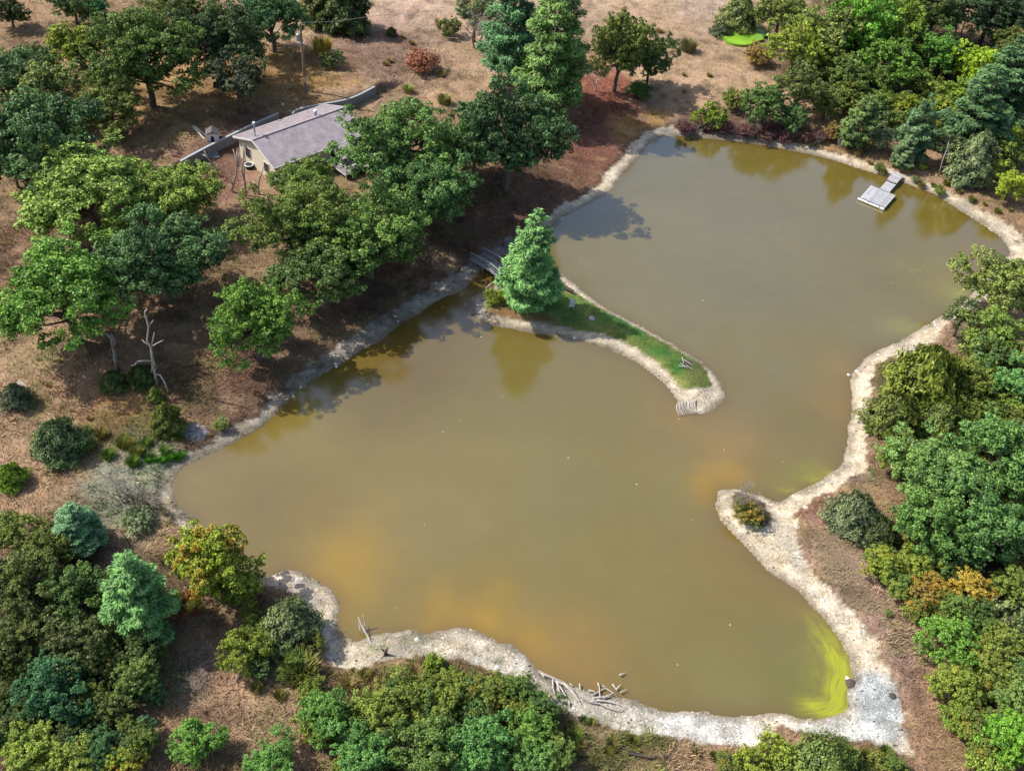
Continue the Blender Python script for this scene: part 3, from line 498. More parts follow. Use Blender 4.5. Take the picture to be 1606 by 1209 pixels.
TR = [ # kind, px, py, crown width, colour, autumn share, label, options
# --- left: the oaks round the house and along the bank
('oak',45,215,230,BG,.0,'dark blue-green oak at the left edge, in line with the house roof',{}),
('oak',25,120,130,BG,.0,'dark oak cut by the left edge, above the big blue-green one',{}),
('oak',135,295,240,LG,.0,'light yellow-green spreading oak with pale bare limbs showing, left of the two grey walls',{'hs':.8}),
('oak',100,455,235,(.085,.19,.04),.0,'bright green oak spreading at the left edge, above the dry slope with the snags',{}),
('oak',250,400,200,BG,.03,'bluish green oak between the bright left edge oak and the bank',{}),
('oak',270,298,155,(.11,.18,.04),.0,'yellow-green oak crown just left of the bare saplings by the house',{'hs':.9}),
('oak',400,500,165,(.08,.17,.035),.02,'green oak hanging low over the left bank, with leafless ground on both sides',{'hs':1.15}),
('oak',472,350,190,(.075,.12,.03),.03,'olive green oak directly below the house gable, with gaps in its crown',{}),
('oak',580,362,200,(.065,.13,.035),.05,'green oak with a few brown leaves right below the house deck',{}),
('oak',484,292,125,(.08,.14,.035),.0,'small green oak crown in front of the house porch, below the roof edge',{'hs':.85}),
('oak',505,415,175,(.055,.10,.035),.06,'sparse dark oak lowest on the bank below the house',{'hs':.9}),
('oak',625,225,195,(.07,.145,.045),.02,'rounded blue-green oak touching the right end of the house roof',{}),
('oak',672,290,165,(.055,.125,.045),.06,'dark green oak with a rusty twig, between the roof oak and the tall bank oak',{}),
('oak',800,205,185,(.038,.085,.038),.02,'tall very dark oak below the twin pines, shading the pond corner',{'hs':1.25}),
('oak',745,225,110,(.055,.11,.04),.03,'narrow dark oak squeezed left of the tall very dark oak',{'hs':1.1}),
# --- top left
('oak',225,80,175,(.07,.125,.035),.02,'large green oak in the top left, trunk showing above the fallen boards',{'hs':1.2}),
('leafy',120,70,95,YO,.0,'yellow-green tree at the top left against the dry meadow',{}),
('oak',170,160,115,(.10,.12,.035),.12,'yellowing thin oak between the top left oak and the left edge',{'hs':1.1}),
('airy',80,140,110,(.10,.14,.05),.05,'thin light crowned tree with its forked trunk visible, upper left',{'hs':1.1}),
('oak',340,60,150,(.040,.075,.033),.03,'dark oak whose crown hides the white car',{'hs':1.15}),
('oak',425,20,130,(.04,.10,.045),.0,'blue-green oak at the top edge, left of the utility pole',{'hs':1.1}),
('oak',285,15,120,(.09,.13,.04),.03,'olive oak at the top edge above the large top left oak',{}),
('airy',375,130,100,(.05,.065,.04),.05,'dark thin tree in shade between the dog house and the utility pole',{'hs':1.0}),
('cedar',540,5,78,DK,.0,'dark cedar with pointed crown at the top edge right of the pole',{'hs':1.0}),
('cedar',500,5,60,(.06,.08,.025),.0,'olive cedar at the top edge, left of the darker pointed one',{'hs':1.0}),
('leafy',15,18,60,DK,.05,'small dark tree in the top left corner',{}),
('leafy',115,8,70,(.06,.11,.04),.0,'green tree at the top edge above the yellow-green one',{}),
('leafy',150,15,55,(.04,.13,.06),.0,'small blue-green tree at the top edge beside the large top left oak',{}),
('weed',505,75,42,(.34,.26,.06),.0,'yellow grassy clump behind the utility pole',{'hs':1.3}),
('shrub',520,92,40,(.14,.13,.05),.2,'olive brown shrub to the right of the utility pole',{}),
('shrub',663,95,60,(.15,.07,.05),.05,'low dark red shrub alone in the dry meadow',{'hs':.7}),
('shrub',705,42,38,(.09,.12,.035),.1,'green shrub at the foot of the tall bare tree in the meadow',{}),
('bushcedar',614,50,17,(.05,.07,.03),.0,'tiny dark cedar alone near the top of the meadow',{}),
('weed',697,157,30,(.20,.18,.07),.0,'small grass clump in the meadow above the roof oak',{}),
('weed',640,140,24,(.22,.22,.08),.0,'pale grass clump beyond the end of the curved wall',{}),
('weed',1080,73,36,(.13,.12,.06),.0,'dark grass clump between the round pine and the green puddle',{}),
# --- conifers of the middle
('pine',805,35,120,BP,.0,'left and bluer of the twin tall white pines',{'hs':1.25}),
('pine',872,70,135,(.085,.17,.055),.0,'right and yellower of the twin tall white pines',{'hs':1.25}),
('oak',975,72,108,(.085,.125,.035),.0,'round topped pine standing alone in the meadow right of the twin pines',{'hs':1.6,'cat':'tree','name':'pine_tree'}),
('oak',1022,88,80,(.05,.09,.03),.0,'darker pine leaning against the round topped meadow pine',{'hs':1.35,'cat':'tree','name':'pine_tree'}),
('leafy',1005,140,50,(.07,.14,.04),.0,'low bright bough of young leaves under the round topped pine',{'hs':.5,'cat':'bush','name':'shrub'}),
('pine',834,412,114,(.10,.23,.09),.0,'tall blue-green pine standing alone on the grassy spit beside the footbridge',{'hs':1.12}),
('shrub',776,464,32,(.13,.17,.02),.0,'small yellow-green shrub at the foot of the spit pine',{}),
('weed',800,474,26,(.16,.15,.05),.2,'tan weeds between the yellow-green shrub and the spit pine',{}),
# --- top right wood
('bushcedar',1160,22,62,(.09,.11,.04),.0,'olive bush on the rim of the green puddle',{}),
('bushcedar',1132,47,36,(.045,.06,.035),.0,'dark low bush left of the green puddle',{'hs':.6}),
('shrub',1190,85,50,(.16,.13,.05),.3,'tan shrub below the green puddle',{'hs':.8}),
('leafy',1225,22,90,(.17,.17,.05),.08,'pale yellow-green tree at the top edge right of the puddle',{}),
('airy',1252,80,105,(.19,.21,.035),.02,'yellow-green airy tree below the top edge, right of the puddle',{}),
('airy',1300,60,110,(.13,.16,.05),.02,'olive airy tree with grey limbs, between the yellow-green and the bright green tree',{}),
('leafy',1350,40,125,(.09,.22,.035),.0,'tall bright green tree at the top edge of the right wood',{'hs':1.2}),
('leafy',1410,45,95,(.12,.20,.035),.03,'yellowish tree right of the tall bright green one',{'hs':1.2}),
('leafy',1395,105,110,(.085,.18,.035),.0,'green tree just below the yellowish one, left of two white dead trunks',{}),
('leafy',1475,85,75,(.075,.19,.04),.0,'green pointed tree directly left of the two white dead trunks',{'hs':1.1}),
('leafy',1335,125,90,(.075,.13,.035),.03,'olive green tree in the middle of the upper right wood',{}),
('airy',1255,140,95,(.10,.12,.04),.05,'dull olive tree behind the purple brush',{}),
('leafy',1200,165,85,(.055,.11,.035),.0,'dark green round tree closest to the top left of the right wood',{}),
('shrub',1152,155,45,(.10,.13,.035),.0,'small olive shrub left of the dark green round tree',{}),
('shrub',1120,180,46,(.11,.17,.025),.0,'rounded yellow-green shrub at the pond\'s upper corner',{'hs':1.2}),
('shrub',1092,185,24,(.21,.20,.04),.1,'small yellow shrub left of the rounded yellow-green one',{}),
('leafy',1245,185,55,(.05,.11,.045),.0,'small dark blue-green tree over the purple brush',{}),
('oak',1470,12,120,(.045,.075,.025),.02,'dark oak at the top edge above the white dead trunks',{}),
('oak',1560,15,130,(.030,.060,.032),.0,'very dark tree in the upper right corner',{}),
('oak',1600,75,90,(.08,.10,.03),.05,'olive tree cut by the right edge near the top',{}),
('leafy',1420,15,60,(.04,.06,.02),.0,'dark small tree at the top edge between bright green and dark oak',{}),
('leafy',1530,105,70,(.17,.28,.03),.0,'vivid yellow-green tree below the white dead trunks',{'hs':1.3}),
('leafy',1500,150,70,(.11,.19,.03),.02,'light green tree left below the vivid yellow-green one',{}),
('pine',1580,130,130,(.055,.12,.06),.0,'blue-green pine crown at the right edge, upper wood',{'hs':.8}),
('pine',1535,180,115,(.055,.12,.058),.0,'blue-green pine in the middle of the right wood',{'hs':.85}),
('leafy',1470,180,75,(.14,.19,.03),.06,'yellow-green tree between the blue-green pines and the shore conifers',{}),
('leafy',1415,170,60,(.13,.19,.025),.0,'bright olive tree behind the pointed shore conifers',{}),
('spruce',1350,195,66,(.075,.13,.05),.0,'green young pine, leftmost of the conifers above the dock',{'hs':1.1}),
('bushcedar',1385,165,60,(.10,.16,.03),.0,'bright green bush behind the leftmost young pine',{}),
('shrub',1388,218,42,(.16,.155,.10),.1,'grey-tan shrub between two young pines above the dock',{'hs':1.4}),
('spruce',1440,205,68,(.075,.15,.085),.0,'blue-green pointed pine directly above the dock',{'hs':1.35}),
('spruce',1420,240,45,(.08,.14,.08),.0,'small blue-green pine in front of the pointed pine',{}),
('airy',1485,235,60,(.09,.12,.06),.02,'half bare grey-green tree right of the pointed pine',{}),
('cedar',1530,250,70,(.075,.11,.06),.0,'grey-green cedar above the right end of the shore path',{}),
('pine',1560,220,70,(.05,.12,.06),.0,'blue-green pine behind the grey-green cedar',{'hs':.8}),
('leafy',1592,225,60,(.14,.21,.03),.02,'light green tree at the right edge above the yellow-green one',{}),
('leafy',1585,290,64,(.19,.24,.03),.03,'yellow-green round tree at the right edge near the pond\'s right end',{}),
('shrub',1310,205,40,(.14,.11,.05),.3,'tan shrub at the left foot of the young pines',{}),
('leafy',1298,165,60,(.11,.13,.04),.06,'small olive tree behind the tan shrub',{}),
('shrub',1380,262,20,(.10,.12,.035),.1,'small shrub on the shore left of the dock',{}),
('shrub',1474,298,20,(.13,.14,.03),.1,'small yellow-green shrub on the shore right of the dock',{}),
('shrub',1447,262,13,(.30,.28,.04),.3,'tiny yellow shrub on the path above the dock',{}),
('shrub',1436,280,16,(.13,.12,.06),.3,'tiny brown shrub beside the end of the dock walkway',{}),
('shrub',1271,225,13,(.12,.2,.04),.0,'tiny green shrub on the upper shore below the purple brush',{}),
# --- right side
('leafy',1570,450,125,(.13,.18,.055),.03,'pale tipped green tree overhanging the pond at the right edge',{'hs':1.1}),
('leafy',1560,525,100,(.10,.17,.04),.02,'green tree below the pale tipped one at the right edge',{}),
('airy',1510,500,70,(.09,.11,.05),.03,'thin twiggy tree left of the pale tipped tree\'s foot',{}),
('bushcedar',1455,595,120,(.085,.12,.022),.0,'large dark olive pine bush on the right shore bend',{'hs':1.15}),
('bushcedar',1405,650,90,(.07,.085,.02),.0,'dark olive bush touching the white shore at the right bend',{'hs':.9}),
('bushcedar',1480,660,90,(.06,.095,.025),.0,'dark green bush to the right of the shore touching olive bush',{'hs':.9}),
('leafy',1530,600,85,(.14,.15,.035),.12,'olive tree with orange leaves, right of the large pine bush',{}),
('leafy',1590,610,95,(.07,.17,.06),.0,'blue-green tree at the right edge, beside the olive tree with orange leaves',{}),
('oak',1480,745,185,(.075,.15,.05),.0,'broad green tree over the right shore, largest of the right side',{'hs':.8}),
('leafy',1575,720,170,(.07,.16,.05),.0,'big green tree at the right edge behind the broad green one',{}),
('leafy',1415,720,80,(.13,.20,.045),.02,'light green tree on the pond side of the broad green tree',{}),
('leafy',1455,820,130,(.065,.145,.04),.0,'green tree below the broad green one',{}),
('leafy',1550,830,150,(.055,.13,.045),.0,'dark green tree at the right edge, middle of the right side',{}),
('bushcedar',1343,805,82,(.085,.11,.065),.0,'grey-green cedar bush beside the brown strip near the shore fork',{'hs':1.0}),
('bushcedar',1382,835,60,(.05,.06,.025),.0,'dark bush right behind the grey-green cedar bush',{}),
('leafy',1385,885,75,(.12,.15,.025),.12,'yellowing olive shrub bordering the brown strip',{'hs':.8}),
('leafy',1440,880,85,(.12,.16,.03),.2,'green shrub right of the yellowing olive one',{'hs':.8}),
('leafy',1455,925,75,(.18,.145,.045),.45,'orange-brown shrub, left of two autumn shrubs on the right',{'hs':.8}),
('leafy',1520,925,90,(.22,.19,.04),.45,'orange-yellow shrub, right of two autumn shrubs on the right',{'hs':.8}),
('leafy',1585,920,80,(.10,.15,.035),.0,'green tree at the right edge beside the orange-yellow shrub',{}),
('leafy',1490,1005,105,(.09,.20,.04),.0,'bright green shrub just below the autumn shrubs',{'hs':.9}),
('leafy',1545,1035,90,(.13,.17,.04),.25,'olive shrub with yellow leaves at the lower right',{'hs':.9}),
('shrub',1590,970,70,(.14,.17,.08),.05,'pale dusty green shrub at the right edge',{}),
('leafy',1500,1075,95,(.10,.15,.03),.05,'olive green shrub on the right side above the bottom right corner',{'hs':.9}),
('leafy',1585,1085,90,(.09,.16,.05),.02,'green shrub at the right edge above the bottom right corner',{'hs':.9}),
('leafy',1585,1160,110,(.10,.24,.035),.0,'vivid green shrub in the bottom right corner',{'hs':.9}),
('leafy',1510,1130,70,(.10,.17,.03),.02,'small green shrub left of the vivid corner shrub',{'hs':.8}),
('shrub',1555,1205,70,(.12,.19,.04),.05,'green shrub on the bottom edge near the right corner',{}),
('shrub',1395,1005-45,14,(.16,.17,.07),.0,'tiny green tuft on the brown strip at the right',{}),
('shrub',1175,804,52,(.10,.09,.03),.45,'dark round shrub with yellow leaves on the tip of the right spit',{'hs':.9}),
# --- bottom edge
('leafy',515,1120,105,(.06,.14,.035),.0,'green shrub at the left end of the bottom thicket',{'hs':.9}),
('leafy',600,1110,110,(.11,.15,.035),.05,'olive green shrub in the upper left of the bottom thicket',{'hs':.9}),
('leafy',690,1090,100,(.12,.15,.03),.08,'yellowish shrub at the top of the bottom thicket',{'hs':.8}),
('leafy',775,1090,90,(.13,.13,.03),.25,'golden brown shrub at the upper right of the bottom thicket',{'hs':.8}),
('leafy',565,1185,115,(.06,.15,.045),.0,'blue-green shrub at the lower left of the bottom thicket',{'hs':.9}),
('leafy',660,1175,125,(.075,.14,.04),.08,'dark green shrub in the middle of the bottom thicket',{'hs':.9}),
('leafy',750,1170,120,(.065,.17,.055),.0,'blue-green shrub right of the middle of the bottom thicket',{'hs':.9}),
('leafy',830,1145,95,(.08,.17,.04),.0,'green shrub at the right end of the bottom thicket',{'hs':.9}),
('shrub',845,1100,36,(.10,.21,.03),.0,'small bright shrub at the right tip of the bottom thicket',{}),
('leafy',840,1200,90,(.07,.16,.05),.0,'green shrub on the bottom edge at the thicket\'s right end',{'hs':.8}),
('shrub',680,1038,34,(.12,.20,.03),.0,'small yellow-green shrub alone at the edge of the bottom gravel',{'hs':1.2}),
('shrub',725,1068,42,(.12,.16,.03),.1,'yellow-green shrub between the gravel and the bottom thicket',{}),
('bushcedar',1305,1200,110,(.06,.10,.03),.0,'dark green bristly bush on the bottom edge below the white beach',{'hs':.75}),
('shrub',1215,1175,60,(.15,.18,.03),.1,'yellow-green shrub below the white beach',{}),
('shrub',1180,1195,55,(.14,.18,.03),.0,'lower yellow-green shrub on the bottom edge below the beach',{}),
('shrub',1240,1205,50,(.10,.15,.04),.0,'green shrub between the yellow-green one and the bristly bush',{}),
('leafy',310,1160,84,(.08,.19,.04),.0,'round bright green shrub alone on the bottom left clearing',{'hs':.85}),
('leafy',425,1195,92,(.08,.19,.05),.0,'round green shrub on the bottom edge in the clearing',{'hs':.85}),
# --- bottom left
('leafy',333,880,155,(.19,.195,.028),.35,'yellow and orange autumn tree at the pond\'s left bottom corner',{'hs':1.1}),
('leafy',375,925,75,(.13,.15,.025),.15,'lower yellow-green bough tree in front of the autumn tree',{'hs':1.0}),
('leafy',298,950,50,(.17,.07,.035),.3,'small rusty red-brown tree below the yellow autumn tree',{'hs':1.2}),
('pine',212,930,128,(.085,.20,.075),.0,'light green feathery pine at the lower left',{'hs':1.05}),
('pine',118,825,92,(.075,.17,.10),.0,'blue-green pine left of the grey scrub by the pond',{'hs':.75}),
('cedar',455,975,88,(.085,.12,.06),.0,'grey-green cedar on the small gravel point at the bottom left',{'hs':.7}),
('leafy',385,1020,85,(.12,.17,.03),.05,'yellow-green shrub left below the grey-green cedar',{'hs':1.0}),
('weed',470,1050,75,(.17,.17,.06),.0,'tall olive weeds below the grey-green cedar',{'hs':1.0}),
('leafy',25,835,90,(.13,.15,.04),.08,'yellowish tree at the left edge below the bright cedar',{}),
('leafy',75,865,90,(.09,.12,.03),.06,'olive tree left below the blue-green pine',{}),
('leafy',45,920,130,(.065,.095,.03),.04,'dark olive tree at the left edge, lower left wood',{}),
('leafy',125,935,110,(.055,.11,.035),.03,'dark green tree in the middle of the lower left wood',{}),
('leafy',30,1010,110,(.055,.085,.028),.04,'shaded tree at the left edge, second above the bottom corner',{}),
('airy',120,1010,110,(.075,.09,.035),.06,'thin brownish tree in the middle of the lower left wood',{}),
('leafy',90,1085,120,(.035,.10,.05),.0,'dark teal green tree above the bottom left corner',{}),
('leafy',215,1065,90,(.075,.13,.04),.05,'green tree below the light green feathery pine',{}),
('leafy',165,1110,75,(.12,.13,.04),.08,'olive tree between the teal tree and the clearing',{}),
('leafy',40,1175,110,(.13,.20,.04),.06,'yellow-green tree in the bottom left corner',{'hs':.8}),
('leafy',115,1190,100,(.16,.19,.04),.08,'yellowish shrub on the bottom edge near the left corner',{'hs':.8}),
('leafy',195,1195,80,(.22,.21,.03),.5,'yellow autumn shrub on the bottom edge at the left',{'hs':.8}),
('leafy',215,1160,60,(.06,.15,.07),.0,'small blue-green shrub above the yellow autumn shrub',{'hs':.9}),
('leafy',160,1030,80,(.09,.12,.035),.04,'small olive tree under the light green feathery pine',{}),
# --- middle left
('bushcedar',16,745,48,(.075,.15,.02),.0,'bright green bushy cedar at the left edge',{}),
('bushcedar',92,688,80,(.05,.09,.045),.0,'dark green rounded bush on the dry left slope',{}),
('bushcedar',24,620,45,(.055,.085,.06),.0,'small blue-grey cedar beside white brushwood at the left edge',{'hs':1.1}),
('bushcedar',178,597,40,(.04,.07,.022),.0,'dark green bush at the foot of the short snag',{}),
('bushcedar',222,588,42,(.035,.06,.02),.0,'dark bush directly left of the tall white snag',{}),
('cedar',262,655,48,(.075,.09,.02),.0,'narrow olive cedar beside the flat pale rock',{'hs':.95}),
('cedar',243,618,22,(.09,.14,.03),.0,'small green cedar at the foot of the tall white snag',{'hs':1.0}),
('shrub',347,664,26,(.16,.17,.06),.1,'small pale shrub on the bank right of the flat pale rock',{}),
('shrub',139,696,26,(.10,.15,.04),.0,'small green shrub right of the dark rounded bush',{}),
('bare',205,770,110,(.2,.2,.15),.0,'grey leafless scrub bush on the mud by the pond\'s left end',{'hs':.55}),
('shrub',215,815,60,(.13,.15,.09),.05,'sparse grey-green shrub at the foot of the leafless scrub',{'hs':.6}),
]
for kind, px, py, wd_, c_, au, lab, opt in TR:
    place(kind, px, py, wd_, c_, au, lab, **opt)
# purple brush and small repeats along the banks: every clump is a thing of its own, those that nothing tells apart share a label
for i in range(26):
    t = i/25; x = 1055+t*270+random.uniform(-6, 6); y = 196+(x-1055)*.085+random.uniform(-7, 6)
    place('bare' if i % 3 == 0 else 'shrub', x, y, random.uniform(20, 32), random.choice([(.07, .042, .045), (.085, .06, .05), (.065, .035, .045)]), .0, 'low purple-brown brush in the hedge along the pond\'s upper bank', cat='bush', group='purple-brown brush along the upper bank', name='brush_clump', hs=.8)
for i in range(34):
    q = [(560,1062,60,14),(680,1062,80,10),(905,1140,50,12),(980,1165,90,14),(1100,1190,100,12),(1400,1190,60,12),(450,1095,60,20)][i % 7]
    place('weed', q[0]+random.uniform(-1, 1)*q[2], q[1]+random.uniform(-1, 1)*q[3], random.uniform(18, 34), random.choice([(.16, .14, .05), (.11, .14, .04), (.22, .17, .08)]), 0, 'knee-high weed tuft on the dry margin below the lower gravel shore', group='weed tufts below the lower shore', hs=.8)
for i in range(22):
    x = 180+random.uniform(-50, 110); place('weed', x, 700+random.uniform(-30, 28)-(x-180)*.05, random.uniform(16, 30), random.choice([(.10, .16, .035), (.17, .16, .05), (.20, .16, .06)]), 0, 'green and yellow weed tuft on the marshy ground left of the pond', group='marsh tufts left of the pond', hs=.9)
for i in range(9):
    place('weed', 232+i*6.5+random.uniform(-3, 3), 724-i*1.2+random.uniform(-3, 3), random.uniform(12, 18), (.07, .20, .02), .0, 'bright green rushes at the pond\'s left end', group='bright rushes at the left end')
for i in range(26):
    x = 1335+i*10; y = 243+(x-1335)*.34+random.uniform(-8, 10)
    if i % 2: place('weed', x, y, random.uniform(10, 18), random.choice([(.20, .15, .06), (.12, .13, .04)]), 0, 'dry tuft beside the shore path right of the dock', group='tufts by the shore path')
for i in range(16):
    q = [(620,60),(700,110),(1000,40),(1090,110),(600,110),(60,580),(120,650),(60,700),(660,20),(1100,150)][i % 10]
    place('weed', q[0]+random.uniform(-45, 45), q[1]+random.uniform(-28, 28), random.uniform(9, 17), random.choice([(.30, .22, .13), (.22, .17, .08)]), .0, 'straw coloured dry tuft in the open meadow', group='dry tufts in the meadow')
# filler of both woods: saplings under the named trees
def sapl(n, quad, label, group, cols, szs):
    for i in range(n):
        u, v = random.random(), random.random(); a = [np.array(q, float) for q in quad]; p = (a[0]*(1-u)+a[1]*u)*(1-v)+(a[3]*(1-u)+a[2]*u)*v
        place(random.choice(['leafy', 'airy', 'leafy', 'shrub']), p[0], p[1], random.uniform(*szs), random.choice(cols), random.choice([0, .05, .12]), label, group=group, name='sapling', cat='sapling')
CL = [(.075,.135,.035,'green'), (.10,.15,.035,'olive'), (.055,.11,.04,'dark green'), (.12,.17,.04,'light green'), (.13,.13,.035,'brownish')]
CD = [(.05,.08,.028,'dark'), (.07,.11,.03,'olive'), (.04,.10,.045,'dark bluish')]
SHORT = [(t[1], t[2], t[6]) for t in TR if len(t[6].split()) <= 11]; USED = set()
def sapl(n, quad, group, cols, szs):
    for i in range(n):
        u, v = random.random(), random.random(); a = [np.array(q, float) for q in quad]; p = (a[0]*(1-u)+a[1]*u)*(1-v)+(a[3]*(1-u)+a[2]*u)*v
        c = random.choice(cols); lab = None
        for x, y, l in sorted(SHORT, key=lambda t: (t[0]-p[0])**2+(t[1]-p[1])**2)[:8]:
            dx, dy = p[0]-x, p[1]-y; w_ = ('right of' if dx > 0 else 'left of') if abs(dx) > abs(dy) else ('in front of' if dy > 0 else 'behind')
            lab = '%s sapling %s the %s' % (c[3], w_, l)
            if lab not in USED and len(lab.split()) <= 16: break
        else: lab = '%s sapling filling a gap between the other trees' % c[3]
        USED.add(lab)
        place(random.choice(['leafy', 'airy', 'leafy', 'shrub']), p[0], p[1], random.uniform(*szs), c[:3], random.choice([0, .05, .12]) if c[3] != 'brownish' else .3, lab, group=group, name='sapling', cat='sapling')
sapl(50, [(1230,60),(1600,60),(1600,250),(1270,175)], 'saplings in the upper right wood', CL, (40, 70))
sapl(44, [(1480,560),(1606,560),(1606,900),(1420,880)], 'saplings in the right edge wood', CL, (50, 80))
sapl(30, [(1480,950),(1606,960),(1606,1209),(1540,1209)], 'saplings at the lower right', CL, (45, 70))
sapl(60, [(0,880),(240,900),(240,1209),(0,1209)], 'saplings in the lower left wood', CD, (45, 75))
sapl(36, [(480,1085),(850,1075),(880,1209),(480,1209)], 'saplings in the bottom thicket', CL, (45, 75))
sapl(16, [(0,30),(260,60),(150,160),(0,330)], 'saplings under the upper left oaks', CD, (40, 70))
sapl(14, [(380,960),(500,930),(500,1090),(400,1080)], 'saplings near the bottom left gravel point', CL, (28, 48))
sapl(16, [(1340,850),(1430,870),(1500,960),(1440,960)], 'saplings beside the brown strip', CL, (30, 50))
sapl(14, [(1130,1175),(1420,1195),(1420,1240),(1130,1240)], 'saplings on the bottom edge below the beach', CL, (28, 46))
# ------------------------------------------------------------------ house
WALLM = simple('cream_siding', (.74, .68, .52), .7, .08, 3, bmp=.1); ROOFM = simple('mauve_roof', (.31, .265, .285), .6, .3, 1.2, bmp=.25); TRIM = simple('white_trim', (.75, .73, .70), .5, .08, 4)
GLASS = simple('dark_glass', (.03, .035, .04), .1, .2, 2, bmp=0); CONC = simple('concrete', (.25, .26, .27), .9, .2, 2); DECKW = simple('deck_wood', (.42, .41, .42), .8, .2, 3); DARKW = simple('dark_wood', (.08, .06, .05), .9, .3, 3)
DOCKM = simple('bleached_board', (.42, .42, .45), .8, .32, 3, bmp=.35); METAL = simple('grey_metal', (.45, .46, .48), .4, .1, 5, metal=.6); WHITE = simple('white_paint', (.8, .8, .8), .4, .04, 3, bmp=.02); RUB = simple('black_rubber', (.02, .02, .02), .8, .2, 5)
h = thing('house', 'cream house with a mauve-grey gable roof between the oaks', 'house', (HC[0], HC[1], HZ), HA)
L2, W2, E, RZ = 6.7, 4.34, 2.7, 4.35; wl, ww = L2-.45, W2-.5
k = (RZ-E)/W2
MB().prism([(-wl, -ww), (wl, -ww), (wl, ww), (-wl, ww)], -1.2, E+k*.45-.03).build('wall', WALLM, h)
for sx in (-1, 1):
    x = sx*(wl-.06); mb = MB(); n = 0; y1 = ww
    a = [(x-.06, -ww, E+k*.45-.06), (x-.06, ww, E+k*.45-.06), (x-.06, 0, RZ-.08)]; b = [(p[0]+.12, p[1], p[2]) for p in a]; mb.v = a+b; mb.f = [(0, 2, 1), (3, 4, 5), (0, 1, 4, 3), (1, 2, 5, 4), (2, 0, 3, 5)]; mb.build('gable', WALLM, h)
def roof_slab(y0, z0, y1, z1, x0, x1, th=.14):
    mb = MB(); mb.v = [(x0, y0, z0), (x1, y0, z0), (x1, y1, z1), (x0, y1, z1), (x0, y0, z0-th), (x1, y0, z0-th), (x1, y1, z1-th), (x0, y1, z1-th)]
    mb.f = [(0, 1, 2, 3), (7, 6, 5, 4), (0, 4, 5, 1), (1, 5, 6, 2), (2, 6, 7, 3), (3, 7, 4, 0)]; return mb
rf = roof_slab(-W2, E, 0, RZ, -L2, L2).build('roof', ROOFM, h); roof_slab(0, RZ, W2, E, -L2, L2).build('roof', ROOFM, h)
mr = MB()
for i in range(45):
    x = -L2+.3*i+.1
    for s in (-1, 1): mr.box((x, s*W2/2, (E+RZ)/2+.012), (.03, W2*1.068, .03), rx=-s*math.atan2(RZ-E, W2)*1)
mr.build('roof_rib', ROOFM, h, kind='stuff')
MB().box((0, 0, RZ+.02), (2*L2, .3, .06)).build('ridge_cap', ROOFM, h)
for s in (-1, 1):
    MB().box((0, s*(W2+.03), E-.09), (2*L2, .06, .2)).build('fascia', TRIM, h)
    for t in (-1, 1): MB().box((s*(L2+.03), t*W2/2, (E+RZ)/2-.10), (.06, W2*1.065, .2), rx=-t*math.atan2(RZ-E, W2)).build('fascia', TRIM, h)
def window(x, y, z, wv, hv, onx=True):
    f = thing('window', None, None, (0, 0, 0)); f.parent = h
    f = MB()
    if onx:
        f.box((x, y, z), (.10, wv+.16, hv+.16)); fo = f.build('window', TRIM, h)
        MB().box((x-.05, y, z), (.06, wv, hv)).build('pane', GLASS, fo)
    else:
        f.box((x, y, z), (wv+.16, .10, hv+.16)); fo = f.build('window', TRIM, h); MB().box((x, y-.05, z), (wv, .06, hv)).build('pane', GLASS, fo)
def window(x, y, z, wv, hv, onx=True):
    d1, d2, o_ = ((.10, wv+.16, hv+.16), (.06, wv, hv), (-.05, 0)) if onx else ((wv+.16, .10, hv+.16), (wv, .06, hv), (0, -.05))
    fo = MB().box((x, y, z), d1).build('window', TRIM, h); MB().box((x+o_[0], y+o_[1], z), d2).build('pane', GLASS, fo)
window(-wl-.02, 1.9, 1.55, 1.0, 1.3); window(-wl-.02, -2.0, 1.45, .9, 1.2); MB().box((-wl-.04, 2.9, 1.4), (.08, .1, 2.6)).build('corner_trim', TRIM, h)
for x in (-5, -3, -1): window(x, -ww-.02, 1.5, 1.1, 1.1, False)
MB().box((2.2, -ww-.04, 1.25), (1.7, .08, 2.1)).build('door', GLASS, h)
window(4.8, -ww-.02, 1.5, 1.1, 1.1, False)
# porch roof and deck
roof_slab(-W2-2.1, E-.72, -W2-.02, E-.03, 1.4, 5.2, .1).build('porch_roof', ROOFM, h)
dk = []
for i in range(24): MB().box((.9+i*.25, -W2-1.5, .72), (.235, 4.2, .05)).build('deck_board', DECKW, h)
for x in (.9, 6.7):
    for y in (-W2+.2, -W2-3.55): MB().tube([(x, y, -1.5), (x, y, 1.78)], .07, 6).build('post', TRIM, h)
MB().tube([(5.0, -W2-2.0, .75), (5.0, -W2-2.0, E-.75)], .07, 6).build('post', TRIM, h); MB().tube([(1.6, -W2-2.0, .75), (1.6, -W2-2.0, E-.75)], .07, 6).build('post', TRIM, h)
MB().box((3.8, -W2-3.55, 1.78), (5.95, .12, .07)).build('railing', TRIM, h); MB().box((.9, -W2-1.65, 1.781), (.12, 3.7, .07)).build('railing', TRIM, h); MB().box((6.7, -W2-1.65, 1.781), (.12, 3.7, .07)).build('railing', TRIM, h)
mb = MB()
for i in range(40): mb.box((.95+i*.145, -W2-3.55, 1.25), (.05, .04, 1.0))
for i in range(24): mb.box((.9, -W2-3.4+i*.145, 1.25), (.04, .05, 1.0))
mb.build('baluster', TRIM, h, kind='stuff')
fl = MB().tube([(-5.7, .9, RZ-.6), (-5.7, .9, RZ+1.35)], .11, 8).build('chimney_pipe', METAL, h); MB().tube([(-5.7, .9, RZ+1.35), (-5.7, .9, RZ+1.55)], [.2, .16], 8).build('cap', WHITE, fl)
